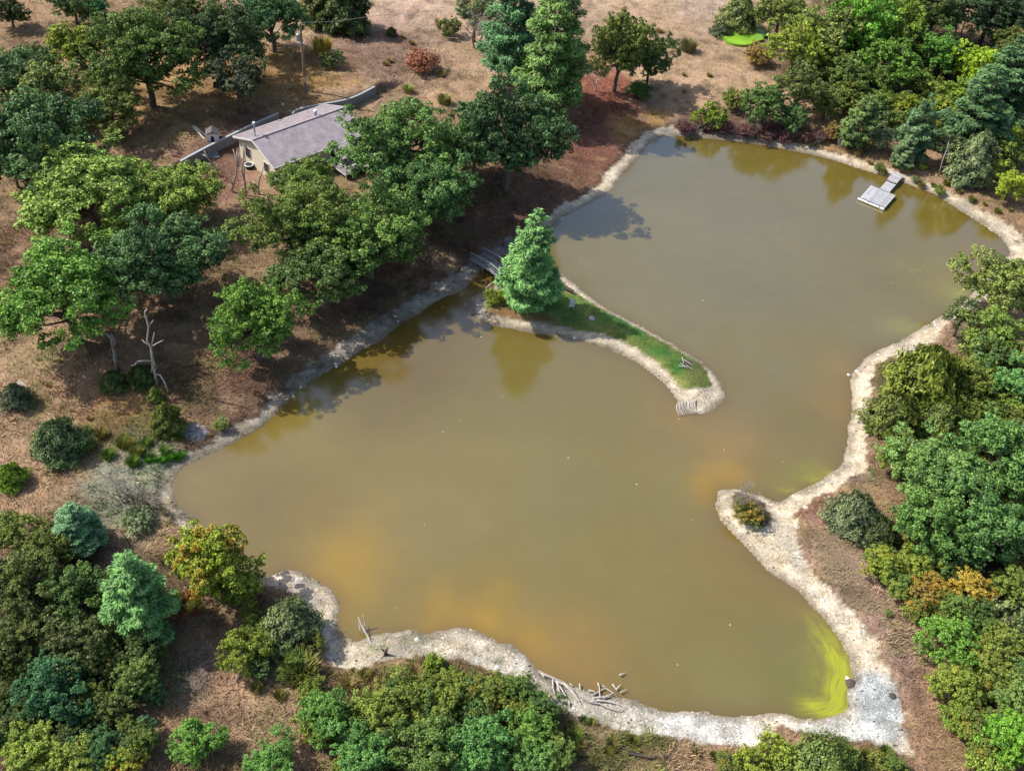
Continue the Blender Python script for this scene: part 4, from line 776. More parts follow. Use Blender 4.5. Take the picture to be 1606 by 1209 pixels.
fl = MB().tube([(2.7, .55, RZ-.5), (2.7, .55, RZ+.45)], .16, 8).build('roof_vent', METAL, h); MB().tube([(2.7, .55, RZ+.45), (2.7, .55, RZ+.6)], [.27, .2], 8).build('cap', WHITE, fl)
# ------------------------------------------------------------------ retaining walls and steps
def wall(P, label):
    t = thing('retaining_wall', label, 'wall', (P[0][0], P[0][1], 0)); nrm = []
    for i in range(len(P)):
        d = P[min(i+1, len(P)-1)]-P[max(i-1, 0)]; d = d/np.hypot(*d); nrm.append(np.array([d[1], -d[0]]))
    def strip(w0, w1, z0, z1, nm, mat):
        mb = MB(); o = P[0]
        for p, n in zip(P, nrm):
            for w_, z_ in ((w0, z0), (w1, z0), (w1, z1), (w0, z1)):
                q = p-o+n*w_; mb.v.append((q[0], q[1], z_))
        for i in range(len(P)-1):
            a = i*4; b = a+4
            for j in range(4): mb.f.append((a+j, a+(j+1) % 4, b+(j+1) % 4, b+j))
        mb.f += [(3, 2, 1, 0), tuple(4*(len(P)-1)+j for j in range(4))]; mb.build(nm, mat, t)
    strip(-.14, .10, 1.2, WALLZ-.10, 'wall_body', CONC); strip(-.16, .14, WALLZ-.06, WALLZ+.05, 'coping', simple('pale_coping', (.36, .38, .41), .85, .15, 3))
def dens(P, n=3):
    o = []
    for a, b in zip(P[:-1], P[1:]):
        for i in range(n): o.append(a+(b-a)*i/n)
    o.append(P[-1]); o = np.array(o)
    for _ in range(3): o[1:-1] = (o[:-2]+o[1:-1]*2+o[2:])/4
    return o
wall(dens(WL), 'grey retaining wall running left from the back of the house'); wall(dens(WR), 'curved grey retaining wall behind the house and out into the meadow')
st = thing('steps', 'pale concrete steps in the gap between the two grey walls', 'steps', tuple(W(448, 180, 2.8)-np.array([0, 0, .1])), HA+.4)
for i in range(5): MB().box((0, i*.42-.8, -.25+i*.2), (1.7, .44, .28+.01*i)).build('tread', simple('pale_step', (.55, .56, .58), .8, .1, 3), st)
# ------------------------------------------------------------------ utility pole
p = G(479, 142); up = thing('utility_pole', 'brown wooden utility pole with a grey transformer above the house', 'utility pole', p)
MB().tube([(0, 0, -.5), (-.15, 0, 9.2)], [.19, .13], 9).build('pole', simple('pole_wood', (.24, .17, .12), .9, .25, 3), up)
tf = MB().tube([(-.45, -.1, 6.9), (-.45, -.1, 6.95), (-.45, -.1, 7.8), (-.45, -.1, 7.85)], [.2, .27, .27, .18], 12).build('transformer', METAL, up); MB().tube([(-.45, -.1, 7.85), (-.45, -.1, 8.1)], .06, 6).build('bushing', WHITE, tf)
MB().box((-.3, -.1, 6.6), (.7, .12, .12)).build('bracket', WHITE, up); MB().tube([(-.15, 0, 9.2), (-.15, 0, 9.35)], .07, 6).build('insulator', WHITE, up); MB().tube([(0, -.16, 1.2), (-.02, -.16, 2.0)], .05, 5).build('meter_box', WHITE, up)
ga = G(446, 112); ga2 = Vector(ga)-p; MB().tube([(-.2, 0, 7.4), tuple(ga2)], .03, 4).build('guy_wire', simple('wire', (.25, .25, .25), .5, .1, 5), up)
wa = Vector(W(582, 26, 8.5))-p; MB().tube([(-.15, 0, 9.3), tuple((Vector((-.15, 0, 9.3))+wa)/2-Vector((0, 0, .3))), tuple(wa), tuple(wa*2.2-Vector((-.15, 0, 9.3))*1.2)], .03, 4).build('power_line', simple('wire', (.25, .25, .25)), up)
# ------------------------------------------------------------------ white car behind the oak
c0 = G(325, 54); car = thing('parked_car', 'white car parked behind the dark oak at the top left', 'car', c0, .35)
body = MB(); prof = [(-2.3, .35), (-2.3, .85), (-1.9, 1.0), (2.2, 1.05), (2.35, .7), (2.3, .35)]; n = len(prof)
body.v = [(x, -.88, z) for x, z in prof]+[(x, .88, z) for x, z in prof]; body.f = [tuple(range(n)), tuple(range(2*n-1, n-1, -1))]+[(i, n+i, n+(i+1) % n, (i+1) % n) for i in range(n)]; body.build('body', WHITE, car)
cb = MB(); prof = [(-1.3, 1.0), (-.6, 1.5), (1.5, 1.52), (2.0, 1.04)]; n = 4
cb.v = [(x, -.78, z) for x, z in prof]+[(x, .78, z) for x, z in prof]; cb.f = [tuple(range(n)), tuple(range(2*n-1, n-1, -1))]+[(i, n+i, n+(i+1) % n, (i+1) % n) for i in range(n)]; cb.build('window', GLASS, car)
MB().box((.45, 0, 1.53), (2.0, 1.42, .06)).build('roof', WHITE, car)
for x in (-1.4, 1.45):
    for y in (-.85, .85): wh = MB().tube([(x, y-.1, .33), (x, y+.1, .33)], .33, 14).build('tyre', RUB, car); MB().tube([(x, y-.11, .33), (x, y+.11, .33)], .18, 10).build('rim', METAL, wh)
for y in (-.6, .6): MB().box((-2.3, y, .7), (.06, .3, .15)).build('headlight', METAL, car)
# ------------------------------------------------------------------ dog house, boards, tub
q = G(334, 218); dh = thing('dog_house', 'small white dog house with a dark opening left of the house', 'dog house', q, math.radians(15))
for x in (-.45, .45): MB().box((x, -.6, .5), (.5, .06, 1.0)).build('front_panel', WHITE, dh)
MB().box((0, -.6, .85), (.4, .055, .3)).build('front_panel', WHITE, dh); MB().box((0, -.55, .35), (.42, .03, .7)).build('opening', RUB, dh)  # black sheet stands in for the shade inside the doorway
MB().box((-.68, 0, .5), (.06, 1.2, 1.0)).build('side_panel', WHITE, dh); MB().box((.68, 0, .5), (.06, 1.2, 1.0)).build('side_panel', WHITE, dh)
for s in (-1, 1): MB().box((s*.38, 0, 1.17), (.92, 1.4, .05), ry=s*.5).build('roof_panel', simple('dark_roof', (.10, .09, .09)), dh)
q = G(312, 213); bp = thing('board_pile', 'two weathered boards leaning beside the white dog house', 'boards', q, .2)
MB().box((0, 0, .45), (2.4, .22, .05), rz=-.9, ry=.3).build('board', DEADW, bp); MB().box((.3, .3, .35), (2.2, .2, .05), rz=-.75, ry=.25).build('board', DEADW, bp)
for q_, l_ in (((325, 232), 'grey boards stacked at the foot of the left wall'), ):
    q = G(*q_); bp = thing('board_pile', l_, 'boards', q, HA-.1)
    for i in range(4): MB().box((random.uniform(-.2, .2), i*.3-.4, .06+.06*(i % 2)), (2.6, .22, .05), rz=random.uniform(-.08, .08)).build('board', simple('grey_board', (.30, .30, .31)), bp)
q = G(391, 264); tb = thing('tub', 'round dark tub with a white rim beside the house gable', 'tub', q)
MB().tube([(0, 0, 0), (0, 0, .5)], [.42, .5], 16).build('tub_body', RUB, tb)
mb = MB(); mb.tube([(math.cos(a*math.pi/10)*.5, math.sin(a*math.pi/10)*.5, .52) for a in range(21)], .06, 5); mb.build('rim', WHITE, tb)
q = G(337, 238); sn = thing('pale_slab', 'pale flat stone on the bare earth below the left wall', 'stone', q, .3); MB().prism([(-.6, -.15), (0, -.3), (.5, -.1), (.55, .12), (-.1, .22)], -.1, .10).build('slab', DEADW, sn)
# ------------------------------------------------------------------ dock
d0 = np.array([45.0, 117.9]); dk = thing('dock', 'weathered white T shaped wooden dock on the far right shore', 'dock', (d0[0], d0[1], 0), math.radians(-31))
for i in range(12): MB().box((-1.6+i*.291, random.uniform(-.02, .02), .42+random.uniform(-.012, .012)), (.262, 3.85, .05), rz=random.uniform(-.006, .006)).build('plank', DOCKM, dk)
for y in (-1.75, 0, 1.75): MB().box((0, y, .33), (3.4, .14, .12)).build('beam', DARKW, dk)
for x in (-1.2, .3): MB().tube([(x-.75, -2.06, .22), (x+.68, -2.06, .22)], .14, 8).build('float_log', WHITE, dk)
MB().box((1.38, -2.06, .22), (.62, .24, .24)).build('float_log', WHITE, dk)
for x in (-1.1, 1.1): MB().box((x, 0, .12), (.7, 3.4, .3)).build('float', RUB, dk)
for i in range(8): MB().box((.17, 2.12+i*.31, .46), (1.33, .28, .05)).build('walkway_plank', DOCKM, dk)
for i in range(9): MB().box((.17, 4.6+i*.31, .60), (1.38, .28, .05)).build('walkway_plank', DOCKM, dk)
for x in (-.4, .74): MB().box((x, 3.3, .38), (.09, 2.6, .12)).build('beam', DARKW, dk); MB().box((x, 5.8, .52), (.09, 2.7, .12)).build('beam', DARKW, dk)
for x in (-.35, .7): MB().tube([(x, 4.45, -.8), (x, 4.45, .70)], .06, 6).build('post', DARKW, dk)
MB().tube([(-.15, 4.42, .56), (.2, 4.36, .52), (.5, 4.45, .56)], .05, 5).build('rope', RUB, dk)
# ------------------------------------------------------------------ footbridge
b0 = np.array([-5.9, 94.7]); b1 = np.array([.2, 88.6]); bl = np.hypot(*(b1-b0)); br = thing('footbridge', 'small arched grey wooden footbridge from the left bank to the grassy spit', 'bridge', (b0[0], b0[1], 0), math.atan2(*(b1-b0)[::-1]))
BM = simple('bridge_wood', (.16, .165, .175), .8, .25, 3); BR2 = simple('bridge_rail', (.27, .275, .29), .7, .15, 3)
az = lambda x: .45+.75*math.sin(math.pi*min(max(x/bl, 0), 1))
for i in range(int(bl/.27)):
    x = .13+i*.27; MB().box((x, 0, az(x)), (.245, 1.5, .05), ry=-math.atan(az(x+.1)-az(x-.1))/.2*.2).build('deck_plank', BM, br)
def arc(off, y, r, nm, mat, sz=1.0):
    mb = MB(); n = 14; xs_ = [bl*i/n for i in range(n+1)]
    for x in xs_:
        for dy, dz in ((-r[0], -r[1]), (r[0], -r[1]), (r[0], r[1]), (-r[0], r[1])): mb.v.append((x, y+dy, az(x)+off+dz))
    for i in range(n):
        for j in range(4): mb.f.append((i*4+j, i*4+(j+1) % 4, i*4+4+(j+1) % 4, i*4+4+j))
    mb.f += [(3, 2, 1, 0), tuple(4*n+j for j in range(4))]; mb.build(nm, mat, br)
for y in (-.85, .85):
    arc(-.10, y, (.06, .16), 'side_beam', BR2); arc(.85, y, (.07, .05), 'handrail', BR2); arc(.42, y, (.03, .04), 'middle_rail', BM)
    for i in range(7): x = .25+i*(bl-.5)/6; MB().box((x, y, az(x)+.38), (.09, .09, .95)).build('post', BM, br)
for x in (2.2, 6.2):
    for y in (-.75, .75): MB().tube([(x, y, -1), (x, y, az(x)-.1)], .07, 6).build('pile', BR2, br)
# ------------------------------------------------------------------ things on the spit
q = G(896, 483); cr = thing('garden_chair', 'small pale grey chair alone in the shaded grass of the spit', 'chair', q, -.1)
MB().box((0, 0, .38), (.5, .5, .05)).build('seat', simple('pale_plastic', (.55, .55, .62)), cr); MB().box((0, .26, .72), (.5, .05, .6), rx=-.15).build('backrest', simple('pale_plastic', (0, 0, 0)), cr)
for x in (-.22, .22):
    for y in (-.22, .22): MB().box((x, y, .18), (.05, .05, .36)).build('leg', simple('pale_plastic', (0, 0, 0)), cr)
q = G(887, 455); be = thing('log_bench', 'dark log lying at the upper edge of the spit beside the pine', 'log', q, -.45); MB().tube([(-.9, 0, .25), (0, .03, .27), (.9, 0, .25)], [.2, .22, .19], 8).build('log', DARKW, be); MB().box((0, .1, .05), (1.6, .25, .12)).build('plank', DEADW, be)
def rock(px, py, r, label, mat, flat=.5, cat='rock', group=None, nm='rock', up=0):
    rr = random.Random(int(px*7+py)); mb = MB(); rings = []
    for a, b in ((0, 1.0), (.45, .85), (.8, .5), (1.0, .02)):
        rings.append([(math.cos(t*math.pi/4.5)*r*b*rr.uniform(.8, 1.2), math.sin(t*math.pi/4.5)*r*b*rr.uniform(.8, 1.2), a*r*flat-.05) for t in range(9)])
    for R_ in rings: mb.v += R_
    for i in range(3):
        for j in range(9): mb.f.append((i*9+j, i*9+(j+1) % 9, i*9+9+(j+1) % 9, i*9+9+j))
    mb.f.append(tuple(range(27, 36))); mb.f.append(tuple(range(8, -1, -1)))
    o = mb.build(nm, mat, loc=G(px, py)+Vector((0, 0, up)), label=label, cat=cat, group=group); o.rotation_euler = (0, 0, rr.uniform(0, 6)); return o
ROCK = simple('pale_rock', (.50, .47, .43), .85, .25, 3, bmp=.5); GROCK = simple('grey_rock', (.34, .35, .38), .85, .3, 3, bmp=.5)
rock(305, 677, 1.25, 'flat pale grey rock on the bank beside the narrow olive cedar', GROCK, .16, nm='flat_rock')
rock(928, 499, .38, 'pale stone in the shade of the spit grass', ROCK, .6); rock(1329, 1063, .2, 'white stone at the waterline in the yellow algae', WHITE, .5)
rock(1335, 1072, .5, 'dark brown stone at the tip of the algae bay', DARKW, .4); rock(1400, 1091, .35, 'dark reddish stone on the outer edge of the white beach', DARKW, .5)
rock(1520, 603, .0001+.3, 'pale stone among the shrubs at the right', ROCK, .6)
for i in range(46):
    q = [(1462,510),(1340,585),(1250,870),(1300,930),(1350,985),(1260,800),(1335,250+5),(1450,293),(1550,358),(960,285),(1090,640),(900,525),(520,572),(620,500),(470,905),(650,1003),(780,1050),(880,1105)][i % 18]
    rock(q[0]+random.uniform(-9, 9), q[1]+random.uniform(-5, 5), random.uniform(.14, .28), 'fist to head sized pale stone on the gravel shore', ROCK, .6, cat='stone', group='loose stones on the gravel shore', nm='stone')
# driftwood traced stick by stick
def sticks(nm, label, cat, lines, r=.06, mat=DEADW, zt=.18, group=None, part='branch'):
    a = lines[0][0]; b = G(*a); t = thing(nm, label, cat, b, 0, group)
    for ln in lines:
        pts = []; n = len(ln)
        for i, (x, y) in enumerate(ln):
            g = G(x, y, zt); pts.append(g-b+Vector((0, 0, zt+random.uniform(-.05, .12))))
        rr = r*random.uniform(.7, 1.2); MB().tube(pts, [rr*(1-.6*i/max(1, n-1)) for i in range(n)], 5).build(part, mat, t)
    return t
z8 = lambda l: [[(830+x/9.447, 1040+y/9.447) for x, y in s] for s in l]
sticks('fallen_tree', 'long grey fallen tree with side limbs lying on the lower shore', 'fallen tree', z8([[(130,115),(230,170),(380,240),(500,280),(620,380),(700,480),(770,600)],[(380,240),(470,370),(545,500)],[(400,270),(520,320),(620,420),(740,560)],[(350,240),(352,370),(400,520)],[(180,150),(220,210)],[(420,300),(440,420),(490,470)],[(590,560),(595,640)]]), .11)
sticks('driftwood_pile', 'heap of bleached driftwood at the waterline right of the fallen tree', 'driftwood', z8([[(930,480),(1030,420),(1130,360)],[(770,510),(900,570),(1050,600),(1180,660),(1300,700),(1390,690)],[(1130,365),(1220,420),(1300,485)],[(1080,330),(1130,360)],[(880,400),(965,425)],[(1235,310),(1300,400)],[(1040,370),(1045,480),(1052,600)],[(950,520),(1080,505),(1200,495)],[(930,570),(1100,550),(1270,562)],[(1000,545),(1170,560),(1330,610)],[(1300,620),(1390,690)],[(1020,290),(1040,370)],[(1100,520),(1190,470),(1260,440)],[(1350,435),(1440,390)],[(1340,175),(1420,140)],[(1290,380),(1350,320)],[(745,310),(755,400)],[(600,290),(650,335)]]), .085)
z3 = lambda l: [[(400+x/3.464, 860+y/3.464) for x, y in s] for s in l]
t = thing('driftwood_snag', 'forked dead branch standing out of the water at the bottom left gravel', 'dead branch', G(583, 1013)); b = Vector(t.location)
for ln, hh in (([(640,535),(605,465),(575,410),(560,370)], .9), ([(605,465),(570,440),(562,395)], .7), ([(595,450),(598,400),(588,362)], 1.2), ([(640,530),(600,490)], .3)):
    pts = []
    for i, (x, y) in enumerate(ln): zz = .1+hh*i/(len(ln)-1); pts.append(Vector(W(400+x/3.464, 860+y/3.464, zz))-b)
    MB().tube(pts, [.07*(1-.6*i/len(ln)) for i in range(len(ln))], 5).build('branch', DEADW, t)
q = G(605, 1026); sm = thing('stump', 'dark forked stump with its roots on the bottom gravel shore', 'stump', q)
MB().tube([(0, 0, -.2), (-.03, 0, .3), (.08, .02, .75)], [.22, .13, .08], 7).build('stump_body', DARKW, sm)
for a in ((-.35, .1, .55), (.4, -.15, .05), (-.3, -.4, .0), (.15, .1, .95)): MB().tube([(0, 0, .2), tuple(v*.6+.02 for v in a), a], [.09, .06, .02], 5).build('root', DARKW, sm)
z7 = lambda l: [[(700+x/3.358, 300+y/3.358) for x, y in s] for s in l]
L = [[(1395,1040),(1340,1045),(1300,1080),(1260,1105),(1220,1125),(1200,1140)]]
for i in range(13): x = 1215+i*8; L.append([(x, 1118-i*2), (x-4, 1150-i), (x+12, 1182-i*1.5)])
for i in range(6): L.append([(1300+i*16, 1075-i*5), (1318+i*17, 1098-i*6)])
sticks('fallen_tree', 'bent dead tree with comb-like grey branches at the tip of the grassy spit', 'fallen tree', z7(L), .05)
L = [[(1235,905),(1270,930)],[(1250,890),(1300,915)],[(1262,915),(1300,940)],[(1225,920),(1262,925)],[(1240,880),(1252,905)]]
sticks('stick_pile', 'charred stick pile with pale ends in the grass near the spit tip', 'stick pile', z7(L), .055); rock(1077, 571, .8, 'dark ash patch mound under the stick pile on the spit', DARKW, .12, cat='ash heap', nm='ash_heap')
sticks('fallen_branch', 'two pale sticks leaning at the spit end of the footbridge', 'dead branch', [[(762,452),(770,443)],[(766,449),(775,440)],[(757,462),(763,454)]], .05, zt=.4)
sticks('brushwood', 'heap of white dead brushwood beside the blue-grey cedar', 'brushwood', [[(26,600),(36,606)],[(29,598),(44,608)],[(24,604),(40,601)],[(32,596),(30,608)],[(35,599),(44,612)],[(25,609),(41,604)],[(22,612),(38,600)]], .06, zt=.9)
sticks('fallen_branch', 'curved grey branch at the pond\'s right end', 'dead branch', [[(1586,372),(1594,378),(1604,376)],[(1590,376),(1606,380)]], .07)
sticks('fallen_log', 'row of rotten logs parallel to the lower shore', 'log', [[(960,1165),(985,1176),(1010,1183)],[(985,1181),(1020,1188),(1035,1186)],[(1040,1186),(1052,1188)]], .11, DARKW)
# standing dead wood, traced and given depth
def snag(nm, label, cat, bx, by, lines, r=.1, mat=DEADW, seed=1, dep=.12):
    rr = random.Random(seed); b = G(bx, by); t = thing(nm, label, cat, b); n = Vector((AF[0], AF[1], 0)).normalized()
    for ln, w0 in lines and [(l[:-1], l[-1]) for l in lines]:
        pts = []; sgn = rr.uniform(-1, 1)
        for i, (x, y) in enumerate(ln):
            v = Vector(ray(x, y)); o = Vector((0, 0, CAMH)); s = (b-o).dot(n)/v.dot(n); P0 = o+v*s
            off = (abs(x-ln[0][0])+abs(y-ln[0][1]))*.035*sgn if w0 < .9 else 0
            P0 = o+v*(s+off/ v.dot(n)); pts.append(P0-b)
        m = len(ln); MB().tube(pts, [r*w0*(1-.6*i/max(1, m-1)) for i in range(m)], 6).build('trunk' if w0 >= .9 else 'branch', mat, t, smooth=True)
    return t
zz = lambda l: [[(200+x/8.64, 480+y/8.64) for x, y in s[:-1]]+[s[-1]] for s in l]
snag('dead_tree', 'tall white twisted snag standing on the dry left slope', 'dead tree', 246, 606, zz([[(405,1100),(375,930),(340,800),(325,620),(315,555),(262,470),(285,290),(262,190),(235,120),(235,75),(265,45),1.0],[(285,280),(350,190),.5],[(318,550),(345,450),(365,355),.6],[(310,540),(240,500),(195,455),.5],[(320,555),(390,510),(440,485),(485,462),.55],[(335,745),(220,740),(135,750),(90,805),(55,805),.55],[(380,925),(440,935),(490,1010),(548,1155),.6],[(375,930),(350,985),(322,1040),.45],[(345,720),(380,820),.6],[(335,800),(325,905),.5],[(375,860),(415,815),.35]]), .13, seed=3)
z4 = lambda l: [[(x/4.015, 300+y/4.015) for x, y in s[:-1]]+[s[-1]] for s in l]
snag('dead_tree', 'short bent grey snag left of the tall white one', 'dead tree', 186, 582, z4([[(745,1135),(725,1050),(710,970),(695,920),(665,893),1.0],[(710,990),(725,950),(700,900),.7],[(730,1060),(690,1020),.3]]), .22, GREYT, 4)
z13 = lambda l: [[(300+x/13.38, 190+y/13.38) for x, y in s[:-1]]+[s[-1]] for s in l]
snag('dead_sapling', 'leafless pale sapling leaning at the left, below the left wall', 'dead tree', 343, 277, z13([[(600,1160),(500,980),(330,750),(275,625),1.0],[(330,760),(240,700),.6],[(520,1010),(540,890),.5],[(440,950),(370,900),(250,880),.6],[(290,895),(220,965),.4]]), .14, seed=5)
zh = lambda l: [[(290+x/5.019, 140+y/5.019) for x, y in s[:-1]]+[s[-1]] for s in l]
snag('dead_sapling', 'leafless sapling with three upright stems in front of the house gable', 'dead tree', 370, 302, zh([[(370,800),(405,660),(410,560),(380,475),1.0],[(410,600),(407,490),.7],[(420,610),(428,500),.7],[(380,760),(355,705),.5]]), .15, seed=6)
snag('dead_sapling', 'thin dark-stemmed sapling with a white top in front of the gable window', 'dead tree', 386, 311, zh([[(482,850),(470,720),(445,640),(460,560),(462,430),1.0],[(468,720),(465,560),.7],[(445,645),(480,635),.4]]), .15, seed=7)
snag('dead_sapling', 'forked leafless sapling at the lower corner of the house gable', 'dead tree', 405, 305, zh([[(577,820),(582,720),(605,660),(620,605),1.0],[(575,770),(545,740),(530,722),.6]]), .13, seed=8)
snag('dead_sapling', 'single thin leafless stem left of the three stemmed sapling', 'dead tree', 355, 285, zh([[(328,720),(326,620),.95]]), .09, seed=9)
zr = lambda l: [[(1200+x/3.956, y/3.956) for x, y in s[:-1]]+[s[-1]] for s in l]
snag('dead_tree', 'white dead trunk in the upper right wood, left of the pair', 'dead tree', 1495, 72, zr([[(1162,275),(1180,200),(1205,100),(1240,0),1.0],[(1205,110),(1195,90),.4]]), .16, seed=10)
snag('dead_tree', 'white dead trunk in the upper right wood, right of the pair', 'dead tree', 1500, 75, zr([[(1188,280),(1215,210),(1235,150),(1250,85),1.0]]), .15, seed=11)
snag('dead_tree', 'slender grey dead tree right of the pointed pine above the dock', 'dead tree', 1471, 277, zr([[(1075,1095),(1100,1000),(1130,920),(1140,880),1.0],[(1100,1000),(1040,960),.4],[(1110,970),(1160,940),.4],[(1090,1040),(1130,1030),.4],[(1125,930),(1090,890),.4]]), .09, seed=12)
def bare(px, py, s, seed, mat, label, stems=1, H=7, nm='bare_tree'):
    t = thing(nm, label, 'bare tree', G(px, py), 0); link('branches', twigs('bare_wood', H, H*.5, seed, mat, stems, 5 if H > 5 else 4, .022*H, 4, .6), t); t.scale = (s, s, s)
bare(933, 143, 1.0, 71, DEADW, 'white leafless tree on red needles between the twin pines and the round pine', 1, 6)
bare(745, 75, 1.0, 72, GREYT, 'grey thinly leaved tree at the top edge left of the twin pines', 2, 8)
place('airy', 745, 22, 88, (.17, .16, .09), .2, 'faded sparse foliage tree growing through the grey bare tree', hs=1.0)
bare(1168, 795, .85, 73, GREYT, 'bare twiggy shrub rising from the dark shrub on the right spit', 4, 4, 'bare_shrub')
bare(210, 800, .8, 74, DARKW, 'dark leafless scrub on the grey mud left of the pond', 3, 4, 'bare_shrub')
# ------------------------------------------------------------------ scattered stuff: litter, dry grass, pebbles, flecks on the water
RS = np.random.RandomState(99)
def samp(n, box=None):
    pts = []
    px = RS.uniform(-30, 1636, n); py = RS.uniform(-10, 1230, n); P = np.array([W(a, b, .5) for a, b in zip(px, py)]); return P[:, 0], P[:, 1]
def lookup(A, x, y):
    i = np.clip(np.searchsorted(xs, x)-1, 0, len(xs)-2); j = np.clip(np.searchsorted(ys, y)-1, 0, len(ys)-2); u = ((x-xs[i])/(xs[i+1]-xs[i])); v = ((y-ys[j])/(ys[j+1]-ys[j]))
    if A.ndim == 3: u = u[:, None]; v = v[:, None]
    return (A[j, i]*(1-u)+A[j, i+1]*u)*(1-v)+(A[j+1, i]*(1-u)+A[j+1, i+1]*u)*v
def attr_mat(name, rough=.9):
    m, nt, p = new_mat(name); at = nd(nt, 'ShaderNodeAttribute', attribute_name='cover'); lk(nt, at.outputs[0], p.inputs['Base Color']); p.inputs['Roughness'].default_value = rough; p.inputs['Specular IOR Level'].default_value = .2; return m
AM = attr_mat('litter_colour')
x, y = samp(230000); g_ = lookup(dG, x, y); s_ = lookup(dS, x, y); la = lookup(land, x, y); zz_ = lookup(Hh, x, y); cc = lookup(col, x, y)
hd = np.hypot((x-HC[0]), (y-HC[1])) < 9
m = (((g_ > .1) & (la > .2)) | (s_ < -.1)) & ~hd; x, y, zz_, cc, s2 = x[m], y[m], zz_[m], cc[m], s_[m]
# dry grass / green grass blades in small fans
n = len(x); ang = RS.uniform(0, 6.28, n); hgt = RS.uniform(.10, .34, n)*np.where(s2 < 0, .6, 1); wd2 = RS.uniform(.015, .05, n); lean = RS.uniform(-.35, .35, (n, 2))
b = np.stack([x, y, zz_-.02], 1); dx = np.stack([np.cos(ang)*wd2, np.sin(ang)*wd2, ang*0], 1); tp = b+np.stack([lean[:, 0], lean[:, 1], hgt], 1)
V = np.stack([b-dx, b+dx, tp+dx*.3, tp-dx*.3], 1).reshape(-1, 3); F = np.arange(n*4).reshape(-1, 4)
cf = np.clip(cc*RS.uniform(.65, 1.45, (n, 1)), .01, .75); cf = np.concatenate([cf, np.ones((n, 1))], 1)
link('grass_blades', np_mesh('grass_blades', V, F, AM, {'cover': ('FACE', 'FLOAT_COLOR', cf)}), kind='stuff', label='short dry grass and leaf litter over the land', cat='grass')
# taller rough grass in drifts
x, y = samp(260000); g_ = lookup(dG, x, y); la = lookup(land, x, y); pt = fbm(x*.28, y*.28, 71)+.6*fbm(x*1.1, y*1.1, 72); m = (g_ > .25) & (la > .5) & (pt > .10) & (np.hypot(x-HC[0], y-HC[1]) > 10) & ((y < 150) | (RS.rand(len(x)) < .4))
x, y = x[m], y[m]; n = len(x); z0 = lookup(Hh, x, y)-.02; cc = lookup(col, x, y); a = RS.uniform(0, 6.28, n); wv = RS.uniform(.02, .055, n); hv = RS.uniform(.2, .55, n); b = np.stack([x, y, z0], 1)
dx = np.stack([np.cos(a)*wv, np.sin(a)*wv, a*0], 1); ln = np.stack([RS.normal(.12, .22, n), RS.normal(0, .22, n), hv], 1); V = np.stack([b-dx, b+dx, b+ln+dx*.3, b+ln-dx*.3], 1).reshape(-1, 3); F = np.arange(n*4).reshape(-1, 4)
gr = (fbm(x*.15, y*.15, 73) > .05)[:, None]; cf = np.where(gr, cc*C(.55, .8, .45)+C(.02, .04, .005), cc*1.1+C(.03, .02, .005))*RS.uniform(.55, 1.6, (n, 1)); cf = np.concatenate([np.clip(cf, .01, .6), np.ones((n, 1))], 1)
link('rough_grass', np_mesh('rough_grass', V, F, AM, {'cover': ('FACE', 'FLOAT_COLOR', cf)}), kind='stuff', label='taller rough grass in drifts over the dry land', cat='grass')
# fallen sticks and pale stems on the left bank and slopes
x, y = samp(26000); g_ = lookup(dG, x, y); la = lookup(land, x, y); m = (g_ > .2) & (la > .3) & (((x < 2) & (y < 150)) | (RS.rand(len(x)) < .25)) & (np.hypot(x-HC[0], y-HC[1]) > 9)
x, y = x[m], y[m]; n = len(x); z0 = lookup(Hh, x, y)+.04; cc = lookup(col, x, y); a = RS.uniform(0, 6.28, n); l = RS.uniform(.15, .7, n); w_ = RS.uniform(.012, .03, n)
d = np.stack([np.cos(a)*l, np.sin(a)*l, RS.uniform(-.02, .12, n)], 1); s = np.stack([-np.sin(a)*w_, np.cos(a)*w_, a*0+.01], 1); q = np.stack([x, y, z0], 1); k = np.stack([-np.sin(a), np.cos(a), a*0+.15], 1)*(l*RS.uniform(-.4, .4, n))[:, None]
V = np.stack([q-d-s, q-d+s, q+k+s, q+k-s, q+d+s*.4, q+d-s*.4], 1).reshape(-1, 3); i = np.arange(n)*6; F = np.concatenate([np.stack([i, i+1, i+2, i+3], 1), np.stack([i+3, i+2, i+4, i+5], 1)])
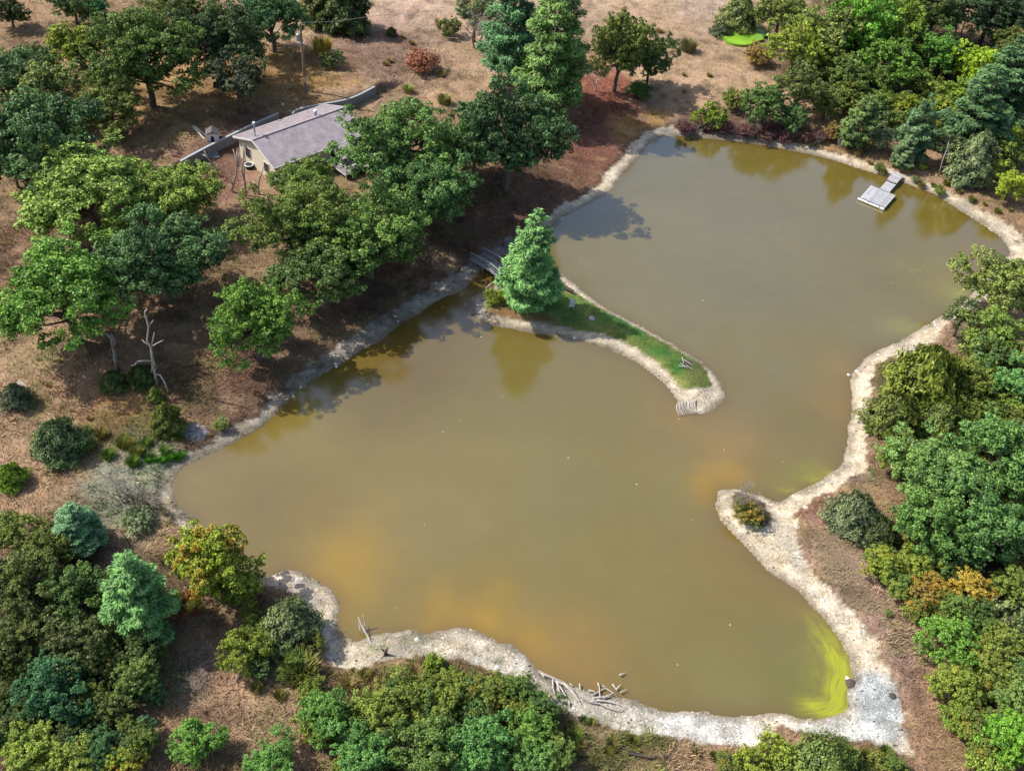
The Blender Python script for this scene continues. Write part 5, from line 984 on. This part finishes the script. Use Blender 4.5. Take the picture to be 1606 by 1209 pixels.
cf = np.clip(cc*.8+C(.11, .08, .065)*RS.uniform(-.4, 1.6, (n, 1)), .02, .7); cf = np.concatenate([cf, np.ones((n, 1))], 1); cf = np.concatenate([cf, cf])
link('twig_litter', np_mesh('twig_litter', V, F, AM, {'cover': ('FACE', 'FLOAT_COLOR', cf)}), kind='stuff', label='fallen twigs and pale stems strewn over the banks', cat='twigs')
# pebbles of the shore
x, y = samp(150000); g_ = lookup(dG, x, y); s_ = lookup(dS, x, y); la = lookup(land, x, y); m = (g_ < 0) & (s_ > .05) & (la > .02) & (lookup(dP, x, y) > .1); x, y = x[m][:24000], y[m][:24000]; n = len(x)
z0 = lookup(Hh, x, y); cc = lookup(col, x, y); r = RS.uniform(.03, .10, n)*np.where(RS.rand(n) < .06, 1.8, 1); a = RS.uniform(0, 6.28, n); q = np.stack([x, y, z0], 1)
ring = [q+np.stack([np.cos(a+t)*r, np.sin(a+t)*r*.8, r*0-.01], 1) for t in (0, 1.57, 3.14, 4.71)]; top = q+np.stack([r*.1, r*0, r*.7], 1)
V = np.stack(ring+[top], 1).reshape(-1, 3); i = np.arange(n)*5; F = np.concatenate([np.stack([i+j, i+(j+1) % 4, i+4], 1) for j in range(4)])
cf = np.clip(cc*RS.choice([.22, .6, 1.0, 1.35, 1.7], (n, 1), p=[.22, .2, .18, .22, .18]), .02, .8); cf = np.tile(np.concatenate([cf, np.ones((n, 1))], 1), (4, 1))
link('pebbles', np_mesh('pebbles', V, F, AM, {'cover': ('FACE', 'FLOAT_COLOR', cf)}), kind='stuff', label='pale gravel and pebbles of the pond shore', cat='gravel')
# flecks floating on the pond
mb = MB()
for i in range(40):
    px, py = random.uniform(450, 1500), random.uniform(300, 1090); v = W(px, py); dd = float(np.minimum(lookup(water_d, np.array([v[0]]), np.array([v[1]])), 99)[0])
    if dd > .6: r = random.uniform(.025, .05); mb.box((v[0], v[1], .012), (r*2, r*1.4, .02), rz=random.uniform(0, 3))
mb.build('floating_flecks', WHITE, kind='stuff', label='tiny white flecks floating on the pond', cat='flecks')
